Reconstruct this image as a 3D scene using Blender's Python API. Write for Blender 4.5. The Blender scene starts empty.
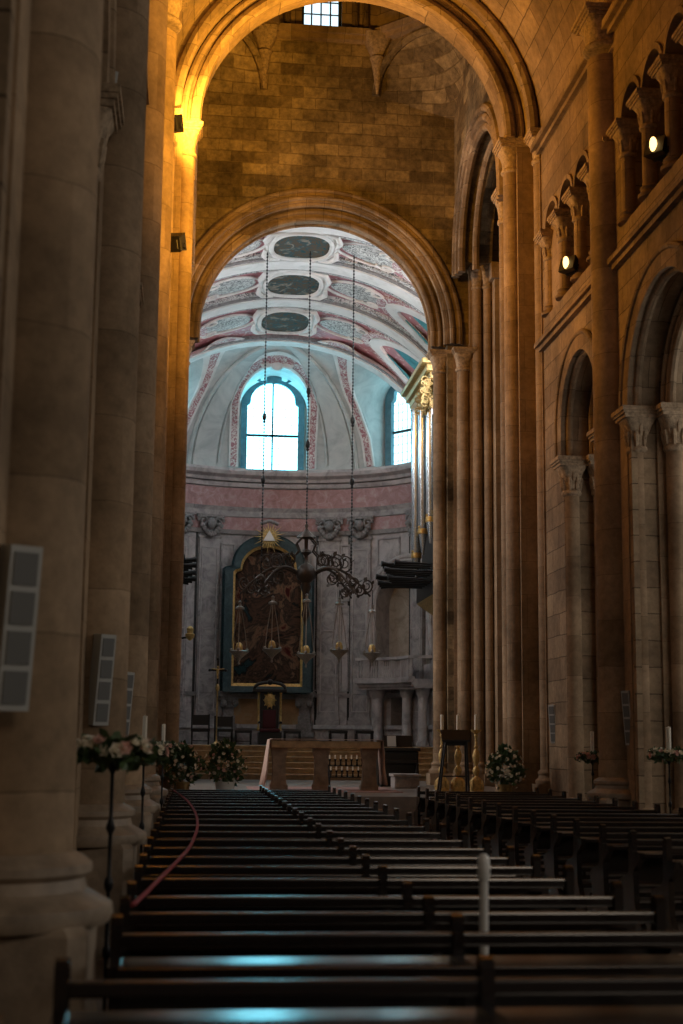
import bpy, bmesh, math, random
from mathutils import Vector, Matrix
random.seed(11)
S = bpy.context.scene
COL = S.collection
PI = math.pi
sin, cos, sqrt, rad = math.sin, math.cos, math.sqrt, math.radians

# ------------------------------------------------------------------ camera
F = 1422.0; CX, CY = 341.5, 512.0
H = 1.84
CAMP = Vector((0, 0, H))
def _camdir(px, py): return Vector(((px-CX)/F, -(py-CY)/F, -1.0))
_n = _camdir(192, 740)
_u = Vector(((430-CX)/F, 0, -1.0)); _u.y = -(_n.x*_u.x + 1.0)/_n.y
_n.normalize(); _u.normalize()
_w = _n.cross(_u)
RCW = Matrix((( _w.x, _n.x, _u.x), (_w.y, _n.y, _u.y), (_w.z, _n.z, _u.z)))   # world -> camera
RWC = RCW.transposed()
def ray(px, py): return RWC @ _camdir(px, py)
def atY(px, py, Y): d = ray(px, py); return CAMP + d*(Y/d.y)
def atX(px, py, X): d = ray(px, py); return CAMP + d*(X/d.x)
def atZ(px, py, Z): d = ray(px, py); return CAMP + d*((Z-H)/d.z)
cd = bpy.data.cameras.new('camera'); cam = bpy.data.objects.new('camera', cd); COL.objects.link(cam)
cam.matrix_world = Matrix.Translation(CAMP) @ RWC.to_4x4()
cd.sensor_fit = 'VERTICAL'; cd.sensor_height = 36; cd.lens = F/1024*36
cd.clip_end = 300
cd.dof.use_dof = True; cd.dof.focus_distance = 42; cd.dof.aperture_fstop = 2.0
S.camera = cam

# ------------------------------------------------------------------ mesh builder
class MB:
    def __init__(s): s.v = []; s.f = []
    def add(s, vs, fs):
        b = len(s.v); s.v += [tuple(p) for p in vs]; s.f += [tuple(b+i for i in f) for f in fs]; return s
    def box(s, x0, x1, y0, y1, z0, z1):
        return s.add([(x0,y0,z0),(x1,y0,z0),(x1,y1,z0),(x0,y1,z0),(x0,y0,z1),(x1,y0,z1),(x1,y1,z1),(x0,y1,z1)],
                     [(0,3,2,1),(4,5,6,7),(0,1,5,4),(1,2,6,5),(2,3,7,6),(3,0,4,7)])
    def bbox(s, x0, x1, y0, y1, z0, z1, b=.01):      # box with chamfered edges all round
        t = MB().box(x0, x1, y0, y1, z0, z1)
        bm = bmesh.new()
        vs = [bm.verts.new(p) for p in t.v]
        for f in t.f: bm.faces.new([vs[i] for i in f])
        bmesh.ops.bevel(bm, geom=list(bm.edges), offset=b, segments=2, profile=.6, affect='EDGES')
        bm.verts.index_update()
        s.add([v.co for v in bm.verts], [[v.index for v in f.verts] for f in bm.faces]); bm.free(); return s
    def obox(s, c, ax, ay, az):                       # oriented box: centre and three half axes
        c = Vector(c); ax = Vector(ax); ay = Vector(ay); az = Vector(az)
        P = [c+ax*i+ay*j+az*k for k in (-1,1) for j in (-1,1) for i in (-1,1)]
        return s.add(P, [(0,2,3,1),(4,5,7,6),(0,1,5,4),(1,3,7,5),(3,2,6,7),(2,0,4,6)])
    def rings(s, rs, cap=True, closed=True):
        n = len(rs[0]); vs = [p for r in rs for p in r]; fs = []
        for i in range(len(rs)-1):
            for k in range(n if closed else n-1):
                k2 = (k+1) % n
                fs.append((i*n+k, i*n+k2, (i+1)*n+k2, (i+1)*n+k))
        if cap and closed:
            fs.append(tuple(range(n-1, -1, -1))); fs.append(tuple((len(rs)-1)*n+k for k in range(n)))
        return s.add(vs, fs)
    def lathe(s, prof, c=(0,0,0), n=24, cap=True):
        return s.rings([[(c[0]+r*cos(2*PI*k/n), c[1]+r*sin(2*PI*k/n), c[2]+z) for k in range(n)] for r, z in prof], cap)
    def tube(s, path, rr, n=6, cap=True):
        path = [Vector(p) for p in path]
        if not hasattr(rr, '__len__'): rr = [rr]*len(path)
        rs = []; prev = None
        for i, p in enumerate(path):
            t = (path[min(i+1, len(path)-1)] - path[max(i-1, 0)])
            if t.length < 1e-9: t = Vector((0,0,1))
            t.normalize()
            if prev is None:
                a = Vector((0,0,1)) if abs(t.z) < .9 else Vector((1,0,0))
            else: a = prev
            u = (a - t*a.dot(t))
            if u.length < 1e-6: u = t.orthogonal()
            u.normalize(); w = t.cross(u); prev = u
            rs.append([p + (u*cos(2*PI*k/n) + w*sin(2*PI*k/n))*rr[i] for k in range(n)])
        return s.rings(rs, cap)
    def sweep(s, secs):                               # list of closed cross-sections
        return s.rings(secs, True)
    def ball(s, c, r, n=10, m=7, sq=(1,1,1)):
        rs = []
        for i in range(m+1):
            a = -PI/2 + PI*i/m; q = max(cos(a), 1e-3)
            rs.append([(c[0]+r*sq[0]*q*cos(2*PI*k/n), c[1]+r*sq[1]*q*sin(2*PI*k/n), c[2]+r*sq[2]*sin(a)) for k in range(n)])
        return s.rings(rs, True)
    def xf(s, m):
        s.v = [tuple(m @ Vector(p)) for p in s.v]; return s
    def ext(s, o): return s.add(o.v, o.f)
    def mesh(s, name, mat, org=(0,0,0), smooth=False, ang=40):
        me = bpy.data.meshes.new(name)
        me.from_pydata([(p[0]-org[0], p[1]-org[1], p[2]-org[2]) for p in s.v], [], s.f)
        me.validate(clean_customdata=False)
        bm = bmesh.new(); bm.from_mesh(me)
        bmesh.ops.recalc_face_normals(bm, faces=bm.faces); bm.to_mesh(me); bm.free()
        if mat: me.materials.append(mat)
        if smooth:
            me.polygons.foreach_set('use_smooth', [True]*len(me.polygons))
            me.set_sharp_from_angle(angle=rad(ang))
        me.update(); return me
    def build(s, name, mat, parent=None, smooth=False, ang=40):
        org = ORG.get(parent.name, (0,0,0)) if parent else (0,0,0)
        o = bpy.data.objects.new(name, s.mesh(name, mat, org, smooth, ang)); COL.objects.link(o)
        if parent: o.parent = parent; ORG[o.name] = org
        return o
ORG = {}
def tag(o, label=None, cat=None, group=None, kind=None):
    if label: o['label'] = label
    if cat: o['category'] = cat
    if group: o['group'] = group
    if kind: o['kind'] = kind
    return o
def thing(name, loc, label, cat, group=None, kind=None, rz=0, world=True):
    o = bpy.data.objects.new(name, None); COL.objects.link(o); o.location = loc; o.rotation_euler.z = rz
    o.empty_display_size = .1
    ORG[o.name] = tuple(loc) if world else (0,0,0)
    return tag(o, label, cat, group, kind)
def copy_tree(o, parent=None):
    c = o.copy(); COL.objects.link(c)
    if parent is not None: c.parent = parent
    for ch in [x for x in o.children]: copy_tree(ch, c)
    return c
def sig(x): return 1 if x > 0 else -1

# ------------------------------------------------------------------ materials
def newmat(name):
    m = bpy.data.materials.new(name); m.use_nodes = True; nt = m.node_tree
    b = nt.nodes['Principled BSDF']; return m, nt, b
def N(nt, t, **kw):
    n = nt.nodes.new(t)
    for k, v in kw.items():
        if k.startswith('i_'):
            key = k[2:]; n.inputs[int(key) if key.isdigit() else key.replace('_', ' ')].default_value = v
        else: setattr(n, k, v)
    return n
def L(nt, a, b): nt.links.new(a, b)
def ramp(nt, stops):
    r = nt.nodes.new('ShaderNodeValToRGB'); e = r.color_ramp.elements
    while len(e) < len(stops): e.new(.5)
    for q, (p, c) in zip(e, stops): q.position = p; q.color = (*c, 1)
    return r
def plain(name, c, rough=.6, metal=0, noise=0, nscale=8, spec=.5, bump=0):
    m, nt, b = newmat(name)
    b.inputs['Roughness'].default_value = rough; b.inputs['Metallic'].default_value = metal
    b.inputs['Specular IOR Level'].default_value = spec
    b.inputs['Base Color'].default_value = (*c, 1)
    if noise:
        g = N(nt, 'ShaderNodeNewGeometry'); t = N(nt, 'ShaderNodeTexNoise', i_Scale=nscale, i_Detail=5.0, i_Roughness=.6)
        L(nt, g.outputs['Position'], t.inputs['Vector'])
        r = ramp(nt, [(.3, [q*(1-noise) for q in c]), (.7, [min(1, q*(1+noise)) for q in c])])
        L(nt, t.outputs['Fac'], r.inputs['Fac']); L(nt, r.outputs['Color'], b.inputs['Base Color'])
        if bump:
            bp = N(nt, 'ShaderNodeBump', i_Strength=bump, i_Distance=.02)
            L(nt, t.outputs['Fac'], bp.inputs['Height']); L(nt, bp.outputs['Normal'], b.inputs['Normal'])
    return m
def stone(name, c1, c2, cm, bw=.9, rh=.42, rough=.85, patch=.45, mortar=.012, bump=.5, fine=7.0, fc=(.72,1.15)):
    """coursed ashlar: brick courses laid by world height, blotchy weathering"""
    m, nt, b = newmat(name)
    b.inputs['Roughness'].default_value = rough; b.inputs['Specular IOR Level'].default_value = .25
    g = N(nt, 'ShaderNodeNewGeometry')
    sp = N(nt, 'ShaderNodeSeparateXYZ'); L(nt, g.outputs['Position'], sp.inputs[0])
    sn = N(nt, 'ShaderNodeSeparateXYZ'); L(nt, g.outputs['True Normal'], sn.inputs[0])
    ax = N(nt, 'ShaderNodeMath', operation='ABSOLUTE'); L(nt, sn.outputs[0], ax.inputs[0])
    ay = N(nt, 'ShaderNodeMath', operation='ABSOLUTE'); L(nt, sn.outputs[1], ay.inputs[0])
    gt = N(nt, 'ShaderNodeMath', operation='GREATER_THAN'); L(nt, ax.outputs[0], gt.inputs[0]); L(nt, ay.outputs[0], gt.inputs[1])
    mx = N(nt, 'ShaderNodeMix', data_type='FLOAT'); L(nt, gt.outputs[0], mx.inputs[0]); L(nt, sp.outputs[0], mx.inputs[2]); L(nt, sp.outputs[1], mx.inputs[3])
    cv = N(nt, 'ShaderNodeCombineXYZ'); L(nt, mx.outputs[0], cv.inputs[0]); L(nt, sp.outputs[2], cv.inputs[1])
    # slightly wavy joints
    nz = N(nt, 'ShaderNodeTexNoise', i_Scale=2.2, i_Detail=2.0); L(nt, g.outputs['Position'], nz.inputs['Vector'])
    sc = N(nt, 'ShaderNodeVectorMath', operation='SCALE'); L(nt, nz.outputs['Color'], sc.inputs[0]); sc.inputs['Scale'].default_value = .05
    ad = N(nt, 'ShaderNodeVectorMath', operation='ADD'); L(nt, cv.outputs[0], ad.inputs[0]); L(nt, sc.outputs[0], ad.inputs[1])
    br = N(nt, 'ShaderNodeTexBrick', i_Scale=1.0); br.offset = .5
    br.inputs['Color1'].default_value = (*c1, 1); br.inputs['Color2'].default_value = (*c2, 1); br.inputs['Mortar'].default_value = (*cm, 1)
    br.inputs['Mortar Size'].default_value = mortar; br.inputs['Brick Width'].default_value = bw; br.inputs['Row Height'].default_value = rh
    br.inputs['Mortar Smooth'].default_value = .4
    L(nt, ad.outputs[0], br.inputs['Vector'])
    big = N(nt, 'ShaderNodeTexNoise', i_Scale=.55, i_Detail=6.0, i_Roughness=.65); L(nt, g.outputs['Position'], big.inputs['Vector'])
    fin = N(nt, 'ShaderNodeTexNoise', i_Scale=fine, i_Detail=6.0, i_Roughness=.7); L(nt, g.outputs['Position'], fin.inputs['Vector'])
    r1 = ramp(nt, [(.32, (1-patch,)*3), (.68, (1+patch*.5,)*3)]); L(nt, big.outputs['Fac'], r1.inputs['Fac'])
    r2 = ramp(nt, [(.3, (fc[0],)*3), (.7, (fc[1],)*3)]); L(nt, fin.outputs['Fac'], r2.inputs['Fac'])
    m1 = N(nt, 'ShaderNodeMix', data_type='RGBA', blend_type='MULTIPLY', i_0=1.0); L(nt, br.outputs['Color'], m1.inputs[6]); L(nt, r1.outputs['Color'], m1.inputs[7])
    m2 = N(nt, 'ShaderNodeMix', data_type='RGBA', blend_type='MULTIPLY', i_0=1.0); L(nt, m1.outputs[2], m2.inputs[6]); L(nt, r2.outputs['Color'], m2.inputs[7])
    L(nt, m2.outputs[2], b.inputs['Base Color'])
    h = N(nt, 'ShaderNodeMath', operation='MULTIPLY_ADD'); L(nt, fin.outputs['Fac'], h.inputs[0]); h.inputs[1].default_value = .6
    inv = N(nt, 'ShaderNodeMath', operation='SUBTRACT'); inv.inputs[0].default_value = 1; L(nt, br.outputs['Fac'], inv.inputs[1])
    L(nt, inv.outputs[0], h.inputs[2])
    bp = N(nt, 'ShaderNodeBump', i_Strength=bump, i_Distance=.03); L(nt, h.outputs[0], bp.inputs['Height']); L(nt, bp.outputs['Normal'], b.inputs['Normal'])
    return m
def marble(name, c1, c2, c3, scale=1.3, rough=.45, bump=.1):
    m, nt, b = newmat(name); b.inputs['Roughness'].default_value = rough
    g = N(nt, 'ShaderNodeNewGeometry')
    t = N(nt, 'ShaderNodeTexNoise', i_Scale=scale, i_Detail=8.0, i_Roughness=.68, i_Distortion=1.2); L(nt, g.outputs['Position'], t.inputs['Vector'])
    r = ramp(nt, [(.3, c1), (.5, c2), (.68, c3)]); L(nt, t.outputs['Fac'], r.inputs['Fac']); L(nt, r.outputs['Color'], b.inputs['Base Color'])
    bp = N(nt, 'ShaderNodeBump', i_Strength=bump, i_Distance=.02); L(nt, t.outputs['Fac'], bp.inputs['Height']); L(nt, bp.outputs['Normal'], b.inputs['Normal'])
    return m
def emit(name, c, s, back=None):
    m, nt, b = newmat(name); nt.nodes.remove(b)
    e = N(nt, 'ShaderNodeEmission'); e.inputs[0].default_value = (*c, 1); e.inputs[1].default_value = s
    L(nt, e.outputs[0], nt.nodes['Material Output'].inputs[0]); return m

M = {}
M['pier'] = stone('pier_limestone', (.37,.26,.16), (.31,.215,.13), (.22,.15,.09), bw=1.3, rh=.72, patch=.45, mortar=.006, bump=.22)
M['shaft'] = stone('shaft_limestone', (.40,.285,.18), (.29,.20,.12), (.20,.14,.085), bw=60.0, rh=.80, patch=.5, mortar=.006, bump=.22)
M['wall'] = stone('nave_wall_stone', (.36,.26,.16), (.25,.175,.11), (.13,.09,.055), bw=.95, rh=.45, patch=.5)
M['rough'] = stone('crossing_wall_stone', (.38,.29,.17), (.15,.11,.065), (.27,.20,.11), bw=.66, rh=.33, patch=.7, mortar=.014, bump=1.0, fine=6.0, fc=(.5,1.4))
M['arch'] = stone('arch_stone', (.42,.31,.20), (.26,.18,.11), (.18,.13,.08), bw=.5, rh=.5, patch=.6, mortar=.008, bump=.35)
M['carve'] = plain('carved_stone', (.36,.27,.18), .85, 0, .45, 14, .25, .6)
M['plinth'] = plain('plinth_stone', (.32,.25,.18), .55, 0, .35, 5, .5, .4)
M['floor'] = plain('floor_slabs', (.20,.16,.13), .35, 0, .3, 3)
M['wood'] = plain('pew_dark_wood', (.013,.007,.005), .22, 0, .35, 9, .8)
M['wood'].node_tree.nodes['Principled BSDF'].inputs['Coat Weight'].default_value = .6; M['wood'].node_tree.nodes['Principled BSDF'].inputs['Coat Roughness'].default_value = .2
M['woodb'] = plain('black_wood', (.012,.010,.009), .4)
M['iron'] = plain('black_iron', (.012,.012,.013), .45, .5)
M['black'] = plain('black_metal', (.010,.010,.011), .5)
M['white'] = plain('white_speaker_case', (.42,.43,.41), .5)
M['grille'] = plain('speaker_grille', (.14,.145,.14), .6)
M['wax'] = plain('candle_wax', (.85,.80,.68), .4)
M['gold'] = plain('gilt', (.62,.42,.15), .38, .55, .35, 14)
M['gilt2'] = plain('gilded_carving', (.60,.43,.17), .5, .35, .4, 18, .5, .6)
M['brass'] = plain('brass', (.55,.40,.18), .3, .9, .2, 20)
M['silver'] = plain('silver_metal', (.32,.29,.26), .35, .8, .3, 30)
M['pipe'] = plain('organ_pipe_tin', (.62,.68,.72), .25, .85, .12, 5)
M['leaf'] = plain('leaf_green', (.055,.10,.035), .55, 0, .5, 25)
M['flower'] = plain('cream_flower', (.86,.80,.66), .6, 0, .12, 30)
M['rose'] = plain('pink_flower', (.72,.47,.40), .6, 0, .2, 30)
M['marble'] = marble('grey_apse_marble', (.24,.22,.225), (.48,.45,.45), (.62,.58,.57), 1.6)
M['marbled'] = marble('mottled_grey_marble', (.17,.16,.165), (.36,.34,.34), (.50,.47,.46), 2.4)
M['pinkm'] = marble('red_veined_marble', (.26,.13,.13), (.42,.23,.23), (.52,.42,.42), 2.6)
M['ochre'] = marble('ochre_marble', (.32,.18,.08), (.46,.27,.12), (.42,.33,.22), 2.0)
M['beige'] = marble('mottled_beige_stone', (.30,.25,.19), (.46,.40,.32), (.56,.50,.42), 2.6)
M['plaster'] = marble('apse_plaster', (.38,.42,.42), (.54,.57,.56), (.64,.66,.64), .9, .8)
M['white_plaster'] = marble('white_vault_plaster', (.62,.62,.60), (.80,.79,.77), (.86,.85,.83), 1.1, .7)
M['teal'] = marble('teal_painted_panel', (.03,.16,.20), (.05,.28,.33), (.14,.42,.46), 1.6, .6)
M['bluefr'] = plain('blue_green_stone', (.10,.22,.27), .7, 0, .25, 4)
M['greenm'] = marble('dark_green_marble', (.015,.04,.048), (.03,.07,.085), (.06,.11,.125), 3.0, .4)
M['red'] = plain('red_velvet', (.07,.007,.009), .8)
M['rope'] = plain('red_rope', (.30,.035,.045), .7, 0, .2, 40)
M['carpet'] = plain('pale_red_carpet', (.38,.24,.22), .8, 0, .2, 6)
M['linen'] = plain('altar_linen', (.62,.47,.40), .8, 0, .12, 6)
M['step'] = plain('step_stone', (.46,.32,.17), .35, 0, .3, 6)
M['lead'] = plain('window_lead', (.03,.05,.06), .6)
M['winmain'] = emit('apse_window_light', (.22,.80,1.0), 10)
M['winside'] = emit('side_window_light', (.45,.88,1.0), 3.5); M['winhigh'] = emit('lunette_window_light', (.88,.95,1.0), 34); M['winlow'] = emit('apse_lunette_light', (1.0,.95,.92), 14)
M['winlan'] = emit('lantern_window_light', (.66,.88,1.0), 1.6)
M['lampglow'] = emit('lamp_glow', (1.0,.62,.20), 4)
M['white_tri'] = plain('white_enamel', (.85,.85,.82), .4)

def filigree(name, ground, relief, scale=5.0, thr=.52):
    """painted ground with white raised scrollwork"""
    m, nt, b = newmat(name); b.inputs['Roughness'].default_value = .7
    g = N(nt, 'ShaderNodeNewGeometry')
    t = N(nt, 'ShaderNodeTexNoise', i_Scale=scale, i_Detail=2.5, i_Roughness=.5, i_Distortion=2.2); L(nt, g.outputs['Position'], t.inputs['Vector'])
    r = ramp(nt, [(thr-.03, ground), (thr+.01, relief), (thr+.05, relief), (thr+.10, ground)]); L(nt, t.outputs['Fac'], r.inputs['Fac'])
    t2 = N(nt, 'ShaderNodeTexNoise', i_Scale=1.0, i_Detail=4.0); L(nt, g.outputs['Position'], t2.inputs['Vector'])
    r2 = ramp(nt, [(.3, (.75,)*3), (.7, (1.1,)*3)]); L(nt, t2.outputs['Fac'], r2.inputs['Fac'])
    mm = N(nt, 'ShaderNodeMix', data_type='RGBA', blend_type='MULTIPLY', i_0=1.0); L(nt, r.outputs['Color'], mm.inputs[6]); L(nt, r2.outputs['Color'], mm.inputs[7])
    L(nt, mm.outputs[2], b.inputs['Base Color'])
    bp = N(nt, 'ShaderNodeBump', i_Strength=.6, i_Distance=.04); L(nt, t.outputs['Fac'], bp.inputs['Height']); L(nt, bp.outputs['Normal'], b.inputs['Normal'])
    return m
M['pink'] = filigree('pink_vault_panel', (.52,.235,.26), (.72,.62,.60), 2.2, .62)
M['scroll'] = filigree('white_scrollwork', (.70,.71,.69), (.14,.15,.15), 4.5, .5)
M['pinkscroll'] = filigree('pink_scroll_band', (.44,.20,.22), (.80,.77,.74), 4.0, .47)
def picture(name, cols, scale, dist=1.5):
    m, nt, b = newmat(name); b.inputs['Roughness'].default_value = .9; b.inputs['Specular IOR Level'].default_value = .1
    g = N(nt, 'ShaderNodeNewGeometry')
    t = N(nt, 'ShaderNodeTexNoise', i_Scale=scale, i_Detail=4.0, i_Roughness=.6, i_Distortion=dist); L(nt, g.outputs['Position'], t.inputs['Vector'])
    n = len(cols); r = ramp(nt, [(.28+.44*i/(n-1), c) for i, c in enumerate(cols)])
    L(nt, t.outputs['Fac'], r.inputs['Fac']); L(nt, r.outputs['Color'], b.inputs['Base Color']); return m
M['medal'] = picture('ceiling_painting', [(.015,.05,.06),(.03,.09,.10),(.12,.08,.05),(.04,.09,.10),(.30,.25,.19),(.05,.08,.09)], 2.2, .8)
M['canvas'] = picture('altar_canvas', [(.01,.012,.014),(.02,.05,.055),(.012,.012,.012),(.10,.055,.035),(.03,.022,.018),(.20,.12,.075),(.08,.014,.012),(.012,.012,.012)], 1.15, .7)
# ------------------------------------------------------------------ wall by columns of solid, mapped onto any surface
def strips(mb, us, z0, z1, holes, fin, fout):
    """solid wall between two surfaces fin(u,z), fout(u,z) with arched openings.
       hole = (u_centre, half_width, z_sill, z_spring, rise)"""
    us = sorted(set(us))
    for (c, w, zb, zs, ri) in holes:
        us += [c + w*q for q in [cos(PI*k/20) for k in range(21)]]
    us = sorted(set(round(u, 5) for u in us))
    def iv(u, side):
        out = []
        for (c, w, zb, zs, ri) in holes:
            d = (u-c)/w
            if abs(d) > 1+1e-6: continue
            if abs(abs(d)-1) < 1e-4 and ((side > 0) == (d > 0)): continue
            out.append((zb, zs + ri*sqrt(max(0, 1-d*d))))
        out.sort(); return out
    for a, b in zip(us[:-1], us[1:]):
        if b-a < 1e-5: continue
        ha, hb = iv(a, 1), iv(b, -1)
        if len(ha) != len(hb): hm = iv((a+b)/2, 0); ha = hb = hm
        za = [z0] + [q for h in ha for q in h] + [z1]; zb_ = [z0] + [q for h in hb for q in h] + [z1]
        for i in range(0, len(za), 2):
            if za[i+1]-za[i] < 1e-4 and zb_[i+1]-zb_[i] < 1e-4: continue
            p = [(a, za[i]), (b, zb_[i]), (b, zb_[i+1]), (a, za[i+1])]
            I = [fin(*q) for q in p]; O = [fout(*q) for q in p]
            mb.add(I+O, [(0,1,2,3), (7,6,5,4), (0,4,5,1), (3,2,6,7)])
    for (c, w, zb, zs, ri) in holes:                 # side reveals
        for u in (c-w, c+w):
            mb.add([fin(u,zb), fin(u,zs), fout(u,zs), fout(u,zb)], [(0,1,2,3)])
    return mb
def lin(a, b, n): return [a+(b-a)*i/n for i in range(n+1)]
def arc_pts(c, r, a0, a1, n): return [(c[0]+r*cos(a0+(a1-a0)*i/n), c[1]+r*sin(a0+(a1-a0)*i/n)) for i in range(n+1)]
def arch_ring(mb, cu, zs, r0, r1, stilt, f, d0, d1, n=28, hw=None):
    """archivolt block: u,z plane mapped by f(u,z,d); legs go down by stilt"""
    pts = [(cu+r0, zs-stilt, cu+r1, zs-stilt)] if stilt else []
    for i in range(n+1):
        a = PI*i/n; pts.append((cu+r0*cos(a), zs+r0*sin(a), cu+r1*cos(a), zs+r1*sin(a)))
    if stilt: pts.append((cu-r0, zs-stilt, cu-r1, zs-stilt))
    mb.sweep([[f(p[0],p[1],d0), f(p[2],p[3],d0), f(p[2],p[3],d1), f(p[0],p[1],d1)] for p in pts]); return mb
def arch_roll(mb, cu, zs, r, rr, stilt, f, d, n=28):
    pts = ([(cu+r, zs-stilt)] if stilt else []) + [(cu+r*cos(PI*i/n), zs+r*sin(PI*i/n)) for i in range(n+1)] + ([(cu-r, zs-stilt)] if stilt else [])
    mb.tube([f(p[0],p[1],d) for p in pts], rr, 8); return mb
def sq_ring(x, y, z, r, s, t, n=32):
    out = []
    for k in range(n):
        a = 2*PI*(k+.5)/n; q = 1/max(abs(cos(a)), abs(sin(a)))
        R = r*(1-t) + s*q*t
        out.append((x+R*cos(a), y+R*sin(a), z))
    return out
def capital(x, y, z0, h, r, s, leaves=8, plain=False):
    """bell, ring, leaves and moulded abacus; z0 = underside"""
    mb = MB()
    mb.lathe([(r*1.0,0),(r*1.18,.02*h/.6),(r*1.22,.05*h/.6),(r*1.16,.08*h/.6),(r*1.0,.1*h/.6)], (x,y,z0), 20)
    mb.rings([sq_ring(x,y,z0+h*.12,r,s,0), sq_ring(x,y,z0+h*.35,r*1.06,s*.8,.12), sq_ring(x,y,z0+h*.58,r*1.2,s*.86,.45), sq_ring(x,y,z0+h*.74,r*1.3,s*.95,.85), sq_ring(x,y,z0+h*.76,r,s*.92,1)])
    for k in range(0 if plain else leaves):
        a = 2*PI*(k+.5)/leaves; c_, s_ = cos(a), sin(a)
        for lo, hi, o in ((.14,.48,.0), (.40,.74,.10)):
            if o: a2 = a + PI/leaves; c2, s2 = cos(a2), sin(a2)
            else: c2, s2 = c_, s_
            R = r*(1.05+o)
            mb.tube([(x+R*c2, y+R*s2, z0+h*lo), (x+(R+.08*r)*c2, y+(R+.08*r)*s2, z0+h*(lo+hi)/2), (x+(R+.24*r)*c2, y+(R+.24*r)*s2, z0+h*hi), (x+(R+.30*r)*c2, y+(R+.30*r)*s2, z0+h*(hi-.07))],
                    [r*.16, r*.26, r*.2, r*.08], 6)
    for q0, q1, ss in ((.76,.84,1.0), (.84,.9,1.1), (.9,1.0,1.18)):
        mb.box(x-s*ss, x+s*ss, y-s*ss, y+s*ss, z0+h*q0, z0+h*q1)
    return mb
def shaft_base(mb, x, y, z0, r, h=.3):
    mb.lathe([(r*1.55,0),(r*1.62,h*.12),(r*1.6,h*.26),(r*1.42,h*.36),(r*1.24,h*.46),(r*1.2,h*.62),(r*1.3,h*.7),(r*1.3,h*.82),(r*1.16,h*.92),(r,h)], (x,y,z0), 28)
    return mb
# ------------------------------------------------------------------ nave dimensions
NC = 3.22                      # nave axis
WO = 4.20                      # axis to wall face
WT = 1.25                      # wall thickness
PY = [2.0, 7.6, 13.2, 18.8, 24.4]
YC = 30.0                      # west crossing arch
YE = 37.0                      # chancel arch wall
ZV = 15.35                      # vault springing
def sx(s, off): return NC + s*off

# floors
b = MB()
strips(b, lin(-6.6, 13.0, 1), -.3, 0, [], lambda u,z: (u,-6,z), lambda u,z: (u,29.1,z))
tag(b.build('floor', M['floor']), 'dark stone slab floor of the nave under the pews', 'floor', kind='structure')
b = MB()
b.box(-1.2, 7.6, 28.4, 28.7, 0, .25).box(-1.2, 7.6, 28.7, 29.0, 0, .5).box(-1.2, 7.6, 29.0, 41.0, -.1, .75)
b.box(-8, -1.2, 29.1, 38, -.3, .0).box(7.6, 15, 29.1, 38, -.3, .0)
tag(b.build('crossing_floor', M['floor']), 'raised stone platform in the crossing carrying the altar', 'floor', kind='structure')
b = MB().box(1.3, 4.6, 31.2, 34.4, .752, .765)
tag(b.build('altar_carpet', M['carpet']), 'pale reddish carpet spread under the stone altar table', 'carpet')
cs = thing('chancel_steps', (3.1,42.5,.75), 'flight of pale steps rising behind the altar', 'steps', kind='structure')
for i in range(6):
    b = MB().bbox(-2.4, 8.6, 41.05+.42*i, 45.0, .75+.158*i, .75+.158*(i+1), .012); b.bbox(-2.4, 8.6, 40.98+.42*i, 41.3+.42*i, .865+.158*i, .75+.158*(i+1)+.004, .014)
    b.build('step', M['step'], cs)
b = MB().box(-2.8, 9.0, 43.6, 55.5, 1.2, 1.70)
tag(b.build('chancel_floor', M['floor']), 'upper chancel floor behind the steps', 'floor', kind='structure')

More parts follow.
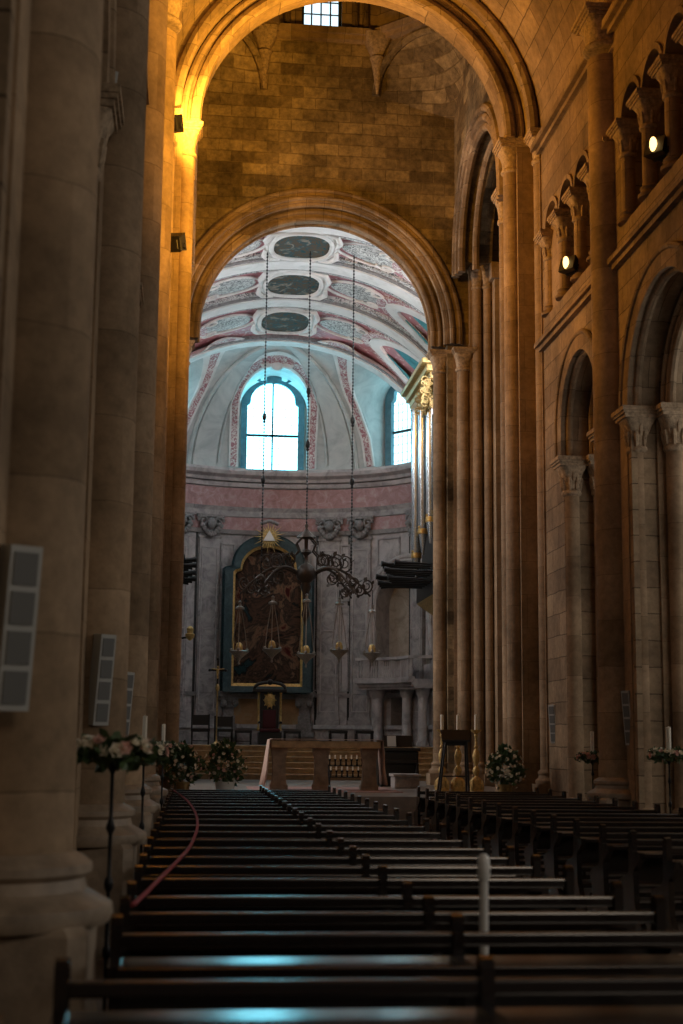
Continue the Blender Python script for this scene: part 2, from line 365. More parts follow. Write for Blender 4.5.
# nave side walls with arcade and triforium
def bays():
    ys = PY + [YC]
    for a, c in zip(ys[:-1], ys[1:]): yield a, c
ARC_Z = 7.60
def colonnette(wall, x, y):
    b = MB(); r = .14
    shaft_base(b, x, y, 11.0, r, .22); b.lathe([(r,.0),(r*.96,1.06)], (x,y,11.2), 14)
    o = b.build('colonnette', M['shaft'], wall, True)
    capital(x, y, 12.22, .63, r, .26, 6).build('capital', M['carve'], o, True, 50)
for s in (1, -1):
    side = 'right' if s > 0 else 'left'
    f = lambda u, z, d=0: (sx(s, WO+d), u, z)
    holes = []; trif = []
    for a, c in bays():
        last = c == YC
        lo, hi = a+.95, (c-2.05 if last else c-.95)
        holes.append(((lo+hi)/2, (hi-lo)/2-.0, 0.0, ARC_Z+(.62 if last else 0), (hi-lo)/2))
        mid = (a+c)/2 - .45
        trif.append(mid)
        for k in (-1.8, -.6, .6, 1.8):
            holes.append((mid+k, .50, 11.0, 12.85, .50))
    wr = MB(); strips(wr, lin(-6, YC, 12), 0, 16.0, holes, lambda u,z: f(u,z,0), lambda u,z: f(u,z,WT))
    wall = tag(wr.build('wall_'+side, M['wall']), 'tall stone nave wall on the %s with round arcade arches below a small gallery' % side, 'wall', kind='structure')
    # back of the gallery passage
    MB().box(min(sx(s,WO+WT-.02), sx(s,WO+WT+.5)), max(sx(s,WO+WT-.02), sx(s,WO+WT+.5)), -6, YC, 10.5, 16.0).build('gallery_back', M['wall'], wall)
    b = MB()
    for z0, z1, pr in ((10.30,10.40,.10), (10.40,10.50,.17), (14.85,14.95,.10), (14.95,15.10,.2)):
        b.box(min(sx(s,WO), sx(s,WO-pr)), max(sx(s,WO), sx(s,WO-pr)), -6, YC-.3, z0, z1)
    b.build('string_course', M['arch'], wall)
    b = MB()
    for a, c in bays():
        last = c == YC
        lo, hi = a+.95, (c-2.05 if last else c-.95); cu = (lo+hi)/2; r = (hi-lo)/2; st = .62 if last else 0; az = ARC_Z+st; st += .02
        arch_ring(b, cu, az, r-.015, r+.30, st, f, -.06, .5); arch_roll(b, cu, az, r+.33, .06, st, f, -.05)
        arch_roll(b, cu, az, r-.02, .07, st, f, .12)
        arch_ring(b, cu, az, r-.34, r+.012, st, f, .55, 1.1); arch_roll(b, cu, az, r-.36, .07, st, f, .62)
        arch_roll(b, cu, az, r-.18, .05, st, f, .53)
    b.build('arcade_archivolts', M['arch'], wall, True)
    b = MB()
    for mid in trif:
        for k in (-1.8, -.6, .6, 1.8):
            arch_ring(b, mid+k, 12.85, .50, .60, .02, f, -.05, .35, 14)
    b.build('gallery_archivolts', M['arch'], wall, True)
    for mid in trif:
        if mid < 18: continue
        for k in (-2.4, -1.2, 0, 1.2, 2.4):
            colonnette(wall, sx(s, WO+.10), mid+k)
    # aisle: outer wall and roof
    b = MB()
    xo = sx(s, 9.6)
    b.box(min(xo, xo+s*.4), max(xo, xo+s*.4), -6, YC, -.3, 10.3)
    b.box(min(sx(s,WO+WT), xo), max(sx(s,WO+WT), xo), -6, YC, 10.0, 10.3)
    b.box(min(sx(s,WO+.3), xo), max(sx(s,WO+.3), xo), YC-.1, YC+.3, 5.6, 10.3)
    tag(b.build('wall_%s_aisle' % side, M['wall']), 'dim stone outer wall of the %s side aisle seen through the arches' % side, 'wall', kind='structure')

# nave barrel vault
b = MB(); sec = []
for i in range(25):
    a = PI*i/24; sec.append((NC+WO*cos(a), ZV+WO*sin(a), NC+(WO+.4)*cos(a), ZV+(WO+.4)*sin(a)))
b.rings([[(p[0],-6,p[1]), (p[0],YC,p[1]), (p[2],YC,p[3]), (p[2],-6,p[3])] for p in sec])
tag(b.build('ceiling', M['wall'], None, True), 'stone barrel vault over the nave', 'ceiling', kind='structure')

# ------------------------------------------------------------------ nave pillars
def pillar(s, y, label, near=False):
    x = sx(s, WO); c = thing('pillar', (x, y, 0), label, 'pillar', kind='structure')
    b = MB()
    b.box(min(sx(s,WO-.02), sx(s,WO+WT)), max(sx(s,WO-.02), sx(s,WO+WT)), y-.78, y+.78, 0, ARC_Z)      # core
    b.build('core', M['pier'], c)
    r = .36
    cx = sx(s, WO-.02)
    b = MB(); b.lathe([(r*1.03,0),(r,1.0),(r*.985,4.0),(r*.97,14.5-1.25)], (cx, y, 1.25), 40)
    b.build('shaft', M['shaft'], c, True)
    b = MB(); shaft_base(b, cx, y, .92, r, .36)
    # plinth with hollow-chamfered flanks
    h = .48
    P = [(h+.11,0),(h+.11,.10),(h+.05,.22),(h+.02,.36),(h,.52),(h,.90),(h-.03,.94)]
    b2 = MB(); b2.rings([sq_ring(cx, y, z, q, q, 1, 4*8) for q, z in P])
    b2.build('plinth', M['plinth'], c, True, 30)
    b.build('base', M['plinth'], c, True)
    capital(cx, y, 14.65, .75, r, .44, 8, True).build('capital', M['carve'], c, True, 50)
    # arcade responds, two orders on each flank
    for q in (-1, 1):
        for off, r2 in ((.14, .165), (.72, .17)):
            ax, ay = sx(s, WO+off+.02), y + q*(.80 if off < .5 else .90) + (0)
            if off > .5: ay = y + q*1.08
            b = MB(); shaft_base(b, ax, ay, .55, r2, .25); b.lathe([(r2,.8),(r2*.97,6.86)], (ax,ay,0), 24)
            b.box(ax-.3, ax+.3, ay-.3, ay+.3, 0, .56)
            o = b.build('arcade_shaft', M['shaft'], c, True)
            capital(ax, ay, 6.82, .79, r2, .30, 8).build('capital', M['carve'], o, True, 50)
        b = MB(); x0, x1 = sorted((sx(s, WO+.45), sx(s, WO+WT-.05))); y0, y1 = sorted((y+q*.75, y+q*1.0)); b.box(x0, x1, y0, y1, 0, ARC_Z)
        b.build('respond', M['pier'], c)
    return c
pillar(-1, 7.6, 'great pale half-column pillar nearest the camera at the left edge carrying a tall speaker')
pillar(-1, 13.2, 'second stone pillar on the left, behind the wreath of flowers')
pillar(-1, 18.8, 'third stone pillar on the left, partly behind the second')
pillar(-1, 24.4, 'fourth narrow-looking stone pillar on the left, last before the crossing')
pillar(1, 24.4, 'tall stone pillar on the right between the two lit gallery lamps')
pillar(1, 18.8, 'stone pillar on the right just past the edge of the frame')
pillar(1, 13.2, 'stone pillar of the right arcade beside the camera end of the pews')

# ------------------------------------------------------------------ crossing
ZA = 15.42                      # top of crossing capitals
def shaft_full(c, x, y, r, ztop, zb=0.9, capw=None, caph=.85, name='shaft'):
    b = MB(); shaft_base(b, x, y, zb, r, .3); b.box(x-r*1.7, x+r*1.7, y-r*1.7, y+r*1.7, 0, zb)
    b.lathe([(r,0),(r*.97,ztop-caph-zb-.25)], (x,y,zb+.28), 28)
    o = b.build(name, M['shaft'], c, True)
    capital(x, y, ztop-caph, caph, r, capw or r*1.35, 8, True).build('capital', M['carve'], o, True, 50)
CHX = 3.07
for s in (1, -1):
    nm = 'right' if s > 0 else 'left'
    c = thing('crossing_pillar', (sx(s,3.9), YC+.4, 0), 'clustered stone pillar carrying the wide orange-lit arch on the %s' % nm, 'pillar', kind='structure')
    b = MB()
    def xb(o0, o1): q = sorted((sx(s,o0), sx(s,o1))); return q
    b.box(*xb(3.78, 5.5), YC+.05, YC+1.5, 0, ZA); b.box(*xb(4.16, 5.5), YC-.5, YC+.1, 0, ZA); b.box(*xb(4.28, 5.5), YC-1.98, YC-.4, 0, ZA)
    b.build('core', M['pier'], c)
    shaft_full(c, sx(s,3.72 if s > 0 else 3.70), YC+.35, .205, ZA, 1.0, .31, .75)
    shaft_full(c, sx(s,4.24 if s > 0 else 4.10), YC-.30, .175, ZA, 1.0, .27, .75)
    shaft_full(c, sx(s,3.80), YC+1.35, .17, 14.65, 1.0, .25, .8)
    # arcade respond toward the nave
    for off, ay, r2 in ((.16, YC-2.0, .165), (.74, YC-2.17, .17)):
        ax = sx(s, WO+off)
        b = MB(); shaft_base(b, ax, ay, .55, r2, .25); b.lathe([(r2,.8),(r2*.97,6.86)], (ax,ay,0), 24); b.box(ax-.3, ax+.3, ay-.3, ay+.3, 0, .56)
        o = b.build('arcade_shaft', M['shaft'], c, True)
        capital(ax, ay, 6.82, .79, r2, .30, 8).build('capital', M['carve'], o, True, 50)
# great west arch of the crossing
g = lambda u, z, d=0: (u, YC+d, z)
b = MB()
WAR = 3.50; CW = 3.27
arch_ring(b, CW, ZA, WAR, WAR+.45, .0, g, .05, .75, 40)
arch_roll(b, CW, ZA, WAR+.06, .13, 0, g, .03, 40); arch_roll(b, CW, ZA, WAR+.32, .09, 0, g, .02, 40)
arch_ring(b, CW, ZA, WAR+.42, WAR+.95, .0, g, -.42, .75, 40)
arch_roll(b, CW, ZA, WAR+.5, .13, 0, g, -.42, 40); arch_roll(b, CW, ZA, WAR+.8, .07, 0, g, -.44, 40)
tag(b.build('crossing_arch', M['arch'], None, True), 'wide orange-lit round arch in stepped orders spanning the nave at the top', 'arch', kind='structure')
# wall over the west arch and round the crossing up to the lantern
b = MB(); strips(b, lin(-1.2, 7.7, 4), ZA, 23.5, [(CW, WAR+.6, ZA, ZA, WAR+.6)], lambda u,z: (u,YC-.2,z), lambda u,z: (u,YC+.7,z))
tag(b.build('wall_crossing_west', M['rough']), 'stone wall above the wide crossing arch', 'wall', kind='structure')
# side arches of the crossing with transept darkness beyond
for s in (1, -1):
    nm = 'right' if s > 0 else 'left'
    b = MB(); yc = 33.75; r = 2.55
    f2 = lambda u, z, d=0: (sx(s, 3.62+d), u, z)
    strips(b, lin(YC+.6, YE+.2, 4), 14.65, 23.5, [(yc, r, 14.65, 14.65, r)], lambda u,z: f2(u,z,0), lambda u,z: f2(u,z,.9))
    w = tag(b.build('wall_crossing_%s' % nm, M['rough']), 'stone side wall of the crossing on the %s with a tall arch to the transept' % nm, 'wall', kind='structure')
    b = MB()
    for q, d in ((0,.05),(.22,.0),(.45,-.03)): arch_roll(b, yc, 14.65, r-.05+q, .11, .3, f2, d, 30)
    arch_roll(b, yc, 14.65, r-.25, .10, .3, f2, .4, 30)
    b.build('arch_moulding', M['arch'], w, True)
    b = MB()
    x0, x1 = sorted((sx(s,4.5), sx(s,10.5)))
    b.box(x0, x1, YE, YE+.5, 0, 22); b.box(x0, x1, YC+1.4, YC+1.6, 0, 22) ; b.box(*sorted((sx(s,10.2), sx(s,10.5))), YC+1.4, YE+.5, 0, 22)
    b.box(x0, x1, YC+1.4, YE+.5, 21.8, 22)
    tag(b.build('wall_transept_%s' % nm, M['wall']), 'dark stone wall of the %s transept beyond the crossing' % nm, 'wall', kind='structure')

# east wall with the chancel arch
CR = 3.56; CZ = 12.83
e = lambda u, z, d=0: (u, YE+d, z)
b = MB(); strips(b, lin(-1.3, 7.9, 6), 0, 21.35, [(CHX, CR, 0, CZ, CR)], lambda u,z: e(u,z,0), lambda u,z: e(u,z,.75))
we = tag(b.build('wall_east', M['rough']), 'rough orange-lit ashlar wall above the round chancel arch', 'wall', kind='structure')
b = MB()
arch_ring(b, CHX, CZ, CR, CR+.30, .3, e, -.10, .3, 44); arch_roll(b, CHX, CZ, CR+.33, .075, .3, e, -.08, 44); arch_roll(b, CHX, CZ, CR+.12, .07, .3, e, -.12, 44)
arch_roll(b, CHX, CZ, CR-.02, .085, .3, e, .02, 44)
arch_ring(b, CHX, CZ, CR-.36, CR, .3, e, .25, .78, 44); arch_roll(b, CHX, CZ, CR-.16, .06, .3, e, .24, 44); arch_roll(b, CHX, CZ, CR-.34, .08, .3, e, .28, 44); arch_roll(b, CHX, CZ, CR-.36, .06, .3, e, .70, 44)
b.build('chancel_archivolt', M['arch'], we, True)
zc = atY(450, 350, YE).z
for s in (1, -1):
    nm = 'right' if s > 0 else 'left'
    c = thing('chancel_pillar', (CHX+s*3.2, YE, .5), 'clustered slender stone shafts carrying the chancel arch on the %s' % nm, 'pillar', kind='structure')
    ds = .14 if s > 0 else .34
    for ox, oy, r, zt in ((3.26,.30,.185,zc), (3.84,-.05,.18,zc), (4.20,-.22,.13,14.65), (4.46,-.34,.11,14.65)):
        ox += ds
        shaft_full(c, CHX+s*ox, YE+oy, r, zt, 1.05, r*1.5, .62)
    b = MB(); x0, x1 = sorted((CHX+s*(3.16+ds), CHX+s*4.2)); b.box(x0, x1, YE+.3, YE+.78, 0, zc); b.box(*sorted((CHX+s*(3.58+ds), CHX+s*4.3)), YE-.02, YE+.6, 0, zc); x0, x1 = sorted((CHX+s*(4.0+ds), CHX+s*5.6)); b.box(x0, x1, YE-.2, YE+.6, 0, 14.65); b.box(*sorted((CHX+s*4.72, CHX+s*5.6)), YE-.75, YE+.1, 0, 14.2); b.box(*sorted((CHX+s*4.62, CHX+s*5.7)), YE-.85, YE+.1, 14.2, 14.65)
    b.build('core', M['pier'], c)
# lantern: octagon drum with cornice, corbels, squinches and the window
X0, X1 = CHX-1.58, CHX+1.58
LZ = 21.35
b = MB()
b.box(X0-.1, X1+.1, YE-.22, YE, LZ-.22, LZ-.08); b.box(X0-.14, X1+.14, YE-.32, YE, LZ-.08, LZ+.10)
for s in (1, -1):
    xa = CHX+s*1.58; xb_ = CHX+s*3.85
    dx, dy = xb_-xa, -2.1; ln = sqrt(dx*dx+dy*dy); nx, ny = -dy/ln*(-1)*s*s, 0
    for z0, z1, pr in ((LZ-.22, LZ-.08, .22), (LZ-.08, LZ+.10, .32)):
        p0 = Vector((xa, YE, 0)); p1 = Vector((xb_, YE-2.1, 0)); nrm = Vector((-s*.707, -.707, 0))*pr
        b.sweep([[p+Vector((0,0,z0)), p+nrm+Vector((0,0,z0)), p+nrm+Vector((0,0,z1)), p+Vector((0,0,z1))] for p in (p0, p1)])
b.build('lantern_cornice', M['arch'], we)
b = MB()
for s in (1, -1):
    x = CHX+s*1.58; y = YE-.12
    b.rings([sq_ring(x, y, LZ-1.75+dz, q, q, t) for dz, q, t in ((0,.03,0),(.5,.10,0),(.95,.17,0),(1.05,.22,0),(1.12,.17,0),(1.2,.2,.5),(1.5,.34,1),(1.72,.36,1))])
b.build('lantern_corbels', M['carve'], we, True, 50)
b = MB()
for s in (1, -1):                                      # squinch cones in the corners
    ap = Vector((CHX+s*3.85, YE, LZ-2.35)); rim = []
    xa, xb_ = CHX+s*1.58, CHX+s*3.85
    for i in range(19):
        t = i/18; a = PI*t
        px_ = (xa+xb_)/2 + (xa-xb_)/2*cos(a); py_ = (YE+YE-2.1)/2 + (YE-(YE-2.1))/2*cos(a)
        rim.append(Vector((px_, py_, LZ-1.75+1.45*sin(a))))
    b.add([ap]+rim, [(0,i,i+1) for i in range(1,19)])
    top = [Vector((p.x, p.y, LZ)) for p in rim]
    b.add(rim+top, [(i,i+1,19+i+1,19+i) for i in range(18)])
    nrm = Vector((-s*.707, -.707, 0))
    b.tube([p+nrm*.03 for p in rim], .11, 8)
b.build('lantern_squinches', M['rough'], we, True, 30)
# drum
WZ = LZ
dr = MB()
ZT = 27.0
def drum_face(p, q, holes):
    p = Vector(p); q = Vector(q); t = (q-p).normalized(); n = Vector((t.y, -t.x, 0)); Ln = (q-p).length
    strips(dr, lin(0, Ln, 1), LZ, ZT, holes, lambda u,z: p+t*u+Vector((0,0,z)), lambda u,z: p+t*u-n*.6+Vector((0,0,z)))
wl = atY(303, 10, YE).x; wr_ = atY(341, 10, YE).x
drum_face((X0, YE, 0), (X1, YE, 0), [((wl+wr_)/2-X0, (wr_-wl)/2+.03, LZ+.12, LZ+2.6, .5)])
for s in (1, -1):
    drum_face((CHX+s*1.58, YE, 0), (CHX+s*3.85, YE-2.1, 0), []); drum_face((CHX+s*3.85, YE-2.1, 0), (CHX+s*3.85, YC+2.4, 0), []); drum_face((CHX+s*3.85, YC+2.4, 0), (CHX+s*1.58, YC+.3, 0), [])
drum_face((X0, YC+.3, 0), (X1, YC+.3, 0), [])
dr.box(CHX-4, CHX+4, YC, YE+.5, ZT, ZT+.3)
for s in (1,-1):
    for q in (-.95, -1.25, 1.25, .95): dr.lathe([(.09,0),(.09,5)], (CHX+q, YE-.06, LZ+.1), 12)
tag(dr.build('wall_lantern', M['wall'], None), 'dark octagonal lantern drum above the crossing', 'wall', kind='structure')
w3 = thing('window_3', ((wl+wr_)/2, YE+.3, LZ), 'small bright leaded window at the very top centre', 'window', kind='structure')
MB().box(wl, wr_, YE+.34, YE+.36, LZ+.02, LZ+3.0).build('pane', M['winlan'], w3)
b = MB()
for q in lin(wl, wr_, 4): b.box(q-.02, q+.02, YE+.28, YE+.34, LZ, LZ+3)
for i in range(8): b.box(wl, wr_, YE+.29, YE+.33, LZ+.02+.37*i-.012, LZ+.02+.37*i+.012)
b.box(wl-.02, wl+.05, YE+.2, YE+.3, LZ, LZ+3); b.box(wr_-.05, wr_+.02, YE+.2, YE+.3, LZ, LZ+3)
b.build('window_frame', M['lead'], w3)

# ================================================================== chancel and apse
XC = 2.84; VA = 5.8; CB = 4.0; YR = 50.6; ZC = 12.0; VH = 4.42; Y0 = YE+.8
def apse_z(y, px=270): return atY(px, y, 54.4).z
def wall_pt(th, off=0.0):       # th: -90..90 degrees round the apse
    t = rad(th); return Vector((XC+(VA-off)*sin(t), YR+(CB-off)*cos(t), 0))
def wall_n(th):
    t = rad(th); n = Vector((-sin(t)/VA, -cos(t)/CB, 0)); n.normalize(); return n
def th_at(px):
    best = None
    for i in range(-900, 901):
        p = wall_pt(i/10); q = ((RCW @ (p+Vector((0,0,6))-CAMP)))
        e_ = abs(q.x/-q.z*F+CX - px)
        if best is None or e_ < best[0]: best = (e_, i/10)
    return best[1]
# path of the wall in plan, with arc length
PATH = [(Vector((XC-VA, Y0+(YR-Y0)*i/8, 0)), Vector((1,0,0))) for i in range(8)] + \
       [(wall_pt(-90+3*i), wall_n(-90+3*i)) for i in range(61)] + \
       [(Vector((XC+VA, YR-(YR-Y0)*(i+1)/8, 0)), Vector((-1,0,0))) for i in range(8)]
wa = tag(bpy.data.objects.new('wall_apse', None), 'curved grey marble wall of the apse with pilasters and a red frieze', 'wall', kind='structure'); COL.objects.link(wa); ORG['wall_apse'] = (0,0,0)
# wall surface with niche and doorway cut on the right
TN = th_at(408); TD = th_at(401)
def fw(u, z, off=0):
    if u < -90: return Vector((XC-(VA-off), YR+(u+90)*.14, z))
    if u > 90: return Vector((XC+(VA-off), YR-(u-90)*.14, z))
    p = wall_pt(u, off); p.z = z; return p
zb, zt = 1.3, ZC
zbal = atY(395, 660, 52.6).z
b = MB()
strips(b, lin(-178, 178, 89), zb, zt, [(TD, 5.5, 1.7, 1.7+2.6, .3), (TN, 18.0, zbal-.2, zbal+2.1, 1.5)], lambda u,z: fw(u,z,0), lambda u,z: fw(u,z,-1.1))
b.build('wall_surface', M['marble'], wa, True, 30)
b = MB()
strips(b, lin(TN-23, TN+23, 12), zb, 9.0, [], lambda u,z: fw(u,z,-.95), lambda u,z: fw(u,z,-1.3))
b.build('niche_back', M['beige'], wa, True)
b = MB(); strips(b, lin(TD-8, TD+8, 6), zb, 4.7, [], lambda u,z: fw(u,z,-.85), lambda u,z: fw(u,z,-.94)); b.build('doorway_door', M['woodb'], wa)
def ring_band(z0, z1, o0, o1=None, name=None, mat=None):
    o1 = o0 if o1 is None else o1
    b = MB(); b.sweep([[p-n*.05+Vector((0,0,z0)), p+n*o0+Vector((0,0,z0)), p+n*o1+Vector((0,0,z1)), p-n*.05+Vector((0,0,z1))] for p, n in PATH])
    return b
z = apse_z
for nm, mt, lst in (
    ('cornice', 'marble', ((z(483),z(480),.30,.36),(z(480),z(477.5),.36,.52),(z(477.5),z(474),.55,.60),(z(488),z(484),.14,.2),(z(474),z(471),.52,.5))),
    ('frieze', 'pinkm', ((z(508),z(489),.05,.05),(z(530.5),z(518),.05,.05))),
    ('architrave', 'marbled', ((z(512),z(508),.10,.16),(z(517.5),z(512),.08,.10),(z(535),z(531),.10,.16))),
    ('dado', 'marbled', ((1.5,2.3,.12,.12),(2.3,2.45,.2,.16),(z(697),z(693),.06,.12)))):
    b = MB()
    for q in lst: b.ext(ring_band(*q))
    b.build(nm, M[mt], wa, True, 35)
def pilaster(th, w, ztop, zbot, off=.10, cap=True):
    b = MB(); p = wall_pt(th); n = wall_n(th); t = Vector((n.y, -n.x, 0))
    def blk(bb, hw, z0, z1, d): bb.obox(p+n*(d/2-.05)+Vector((0,0,(z0+z1)/2)), t*hw, n*(d/2+.05), Vector((0,0,(z1-z0)/2)))
    blk(b, w/2, zbot, ztop, off); blk(b, w/2+.06, zbot, zbot+.18, off+.06); blk(b, w/2+.04, zbot+.18, zbot+.28, off+.03); blk(b, w/2+.05, ztop-.08, ztop, off+.05)
    o = b.build('pilaster', M['marbled'], wa)
    b = MB()                                             # raised panel edge on the shaft
    for q in (-1, 1): b.obox(p+n*(off+.0)+t*q*(w/2-.10)+Vector((0,0,(zbot+ztop)/2)), t*.018, n*.03, Vector((0,0,(ztop-zbot)/2-.5)))
    for zz in (zbot+.5, ztop-.45, (zbot+ztop)/2): b.obox(p+n*off+Vector((0,0,zz)), t*(w/2-.10), n*.03, Vector((0,0,.018)))
    b.build('panel_edge', M['marble'], o)
    b = MB()                                             # dark strip standing in for the shaded gap beside the shaft
    b.obox(p+t*(w/2+.09)+n*.01+Vector((0,0,(zbot+ztop+1.2)/2)), t*.045, n*.03, Vector((0,0,(ztop-zbot+1.6)/2))); b.build('gap_shade', M['woodb'], o)
    if cap:                                              # swag capital
        b = MB(); c0 = p+n*(off+.10)+Vector((0,0,ztop+.42))
        for q in (-1, 1):
            pth = [c0+t*q*(w/2+.08)+Vector((0,0,.28))]
            for i in range(26):
                a = i/25*2.6*PI; r = .20*(1-i/32); pth.append(c0+t*q*(w/2-.10+0)+t*q*r*cos(a)+Vector((0,0,.12+r*sin(a))) )
            b.tube(pth, [.055]*len(pth), 6)
            for i in range(5):
                s_ = (i+.5)/5; b.ball(c0+t*q*(w/2)*(1-s_)+n*.05+Vector((0,0,.02-.42*sin(s_*PI/2))), .11, 8, 5)
        b.ball(c0+n*.06+Vector((0,0,.05)), .17, 10, 7, (1,1,1.3)); b.ball(c0+n*.05+Vector((0,0,-.36)), .10, 8, 5, (1,1,1.4))
        blk(b, w/2+.14, ztop+.72, ztop+.82, off+.14); blk(b, w/2, ztop, ztop+.72, off)
        b.build('swag_capital', M['carve_grey'] if 'carve_grey' in M else M['marbled'], o, True, 50)
M['carve_grey'] = plain('grey_carving', (.26,.25,.25), .7, 0, .35, 12, .3, .5)
for px, w in ((207, .80), (329, .80), (361, .80), (418, .7)):
    pilaster(th_at(px), w, z(538), 2.45)
pilaster(th_at(176), .8, z(538), 2.45)
b = MB()                                                 # sunk panels between the pilasters
for px, w, y0, y1 in ((226,.5,545,600),(226,.5,606,690),(314,.28,545,690),(345,.3,545,600),(345,.3,606,690),(389,.95,540,566)):
    th = th_at(px); p = wall_pt(th); n = wall_n(th); t = Vector((n.y,-n.x,0)); za, zb2 = z(y1), z(y0)
    for q in (-1,1): b.obox(p+n*.02+t*q*w/2+Vector((0,0,(za+zb2)/2)), t*.03, n*.05, Vector((0,0,(zb2-za)/2)))
    for zz in (za, zb2): b.obox(p+n*.02+Vector((0,0,zz)), t*(w/2+.03), n*.05, Vector((0,0,.03)))
b.build('wall_panels', M['marbled'], wa)
b = MB()                                                 # ochre slabs beside the throne
for px, w in ((247,.95),(291,.75)):
    th = th_at(px); p = wall_pt(th); n = wall_n(th); t = Vector((n.y,-n.x,0)); b.obox(p+n*.05+Vector((0,0,(z(727)+z(699))/2)), t*w/2, n*.06, Vector((0,0,(z(699)-z(727))/2)))
b.build('ochre_slabs', M['ochre'], wa)
b = MB()                                                 # scroll pedestals under the altarpiece
for px in (229, 306):
    th = th_at(px); p = wall_pt(th); n = wall_n(th); t = Vector((n.y,-n.x,0))
    for i, (hw, d, y0, y1) in enumerate(((.42,.50,692,697),(.34,.40,697,702),(.26,.34,702,708),(.20,.28,708,716),(.24,.32,716,724),(.30,.40,724,732),(.40,.46,732,737))):
        b.obox(p+n*d/2+Vector((0,0,(z(y0)+z(y1))/2)), t*hw, n*d/2, Vector((0,0,(z(y0)-z(y1))/2)))
    for q in (-1,1): b.ball(p+n*.4+t*q*.22+Vector((0,0,z(704))), .13, 8, 6)
b.build('scroll_pedestals', M['carve_grey'], wa)
# niche surround
b = MB()
for q, rr in ((0,.10),(1.6,.07),(3.0,.10)):
    pts = []
    for i in range(25):
        a = PI*i/24; pts.append(fw(TN+(18+q)*cos(a), zbal+2.1+(1.5+q*.1)*sin(a), .05))
    pts = [fw(TN+18+q, zbal, .05)]+pts+[fw(TN-18-q, zbal, .05)]
    b.tube(pts, rr, 8)
b.build('niche_surround', M['marble'], wa, True)

# ---- vault
def vp(ph, y, off=0): return Vector((XC+(VA-off)*cos(ph), y, ZC+(VH-off)*sin(ph)))
va = tag(bpy.data.objects.new('chancel_ceiling', None), 'barrel vault of white ribs, pink scrollwork panels and oval paintings', 'ceiling', kind='structure'); COL.objects.link(va); ORG['chancel_ceiling'] = (0,0,0)
def vband(path, hw, off, th=.12):
    """strip on the vault following (phi, y) points; half width hw"""
    b = MB(); secs = []
    for i, (ph, y) in enumerate(path):
        a = path[max(i-1,0)]; c = path[min(i+1, len(path)-1)]
        da = (c[0]-a[0])*5.2; dy = c[1]-a[1]; l = sqrt(da*da+dy*dy) or 1
        na, ny = -dy/l/5.2, da/l
        secs.append([vp(ph-na*hw, y-ny*hw, off-th), vp(ph+na*hw, y+ny*hw, off-th), vp(ph+na*hw, y+ny*hw, off), vp(ph-na*hw, y-ny*hw, off)])
    b.sweep(secs); return b
def arcp(y, a0=2, a1=178, n=44): return [(rad(a0+(a1-a0)*i/n), y) for i in range(n+1)]
b = MB(); b.rings([[vp(PI*i/48, Y0-.1, 0), vp(PI*i/48, YR, 0), vp(PI*i/48, YR, -.4), vp(PI*i/48, Y0-.1, -.4)] for i in range(49)])
b.build('vault_shell', M['pink'], va, True)
RIBS = (38.45, 41.75, 45.6, 50.45)
for i, y in enumerate(RIBS):
    hw = .36 if i < 3 else .30
    b = vband(arcp(y), hw, .20, .3); 
    o = b.build('vault_rib', M['white_plaster'], va, True)
    b = vband(arcp(y-hw-.09), .09, .15, .2); b.ext(vband(arcp(y+hw+.09), .09, .15, .2)); b.build('rib_moulding', M['carve_grey'], o, True)  # mouldings coloured grey to paint the shadow lines along the rib
    if i < 3:
        b = vband(arcp(y+hw+.30), .15, .10, .2); b.ext(vband(arcp(y-hw-.28), .12, .10, .2))
        b.build('rib_border', M['scroll'], va, True)
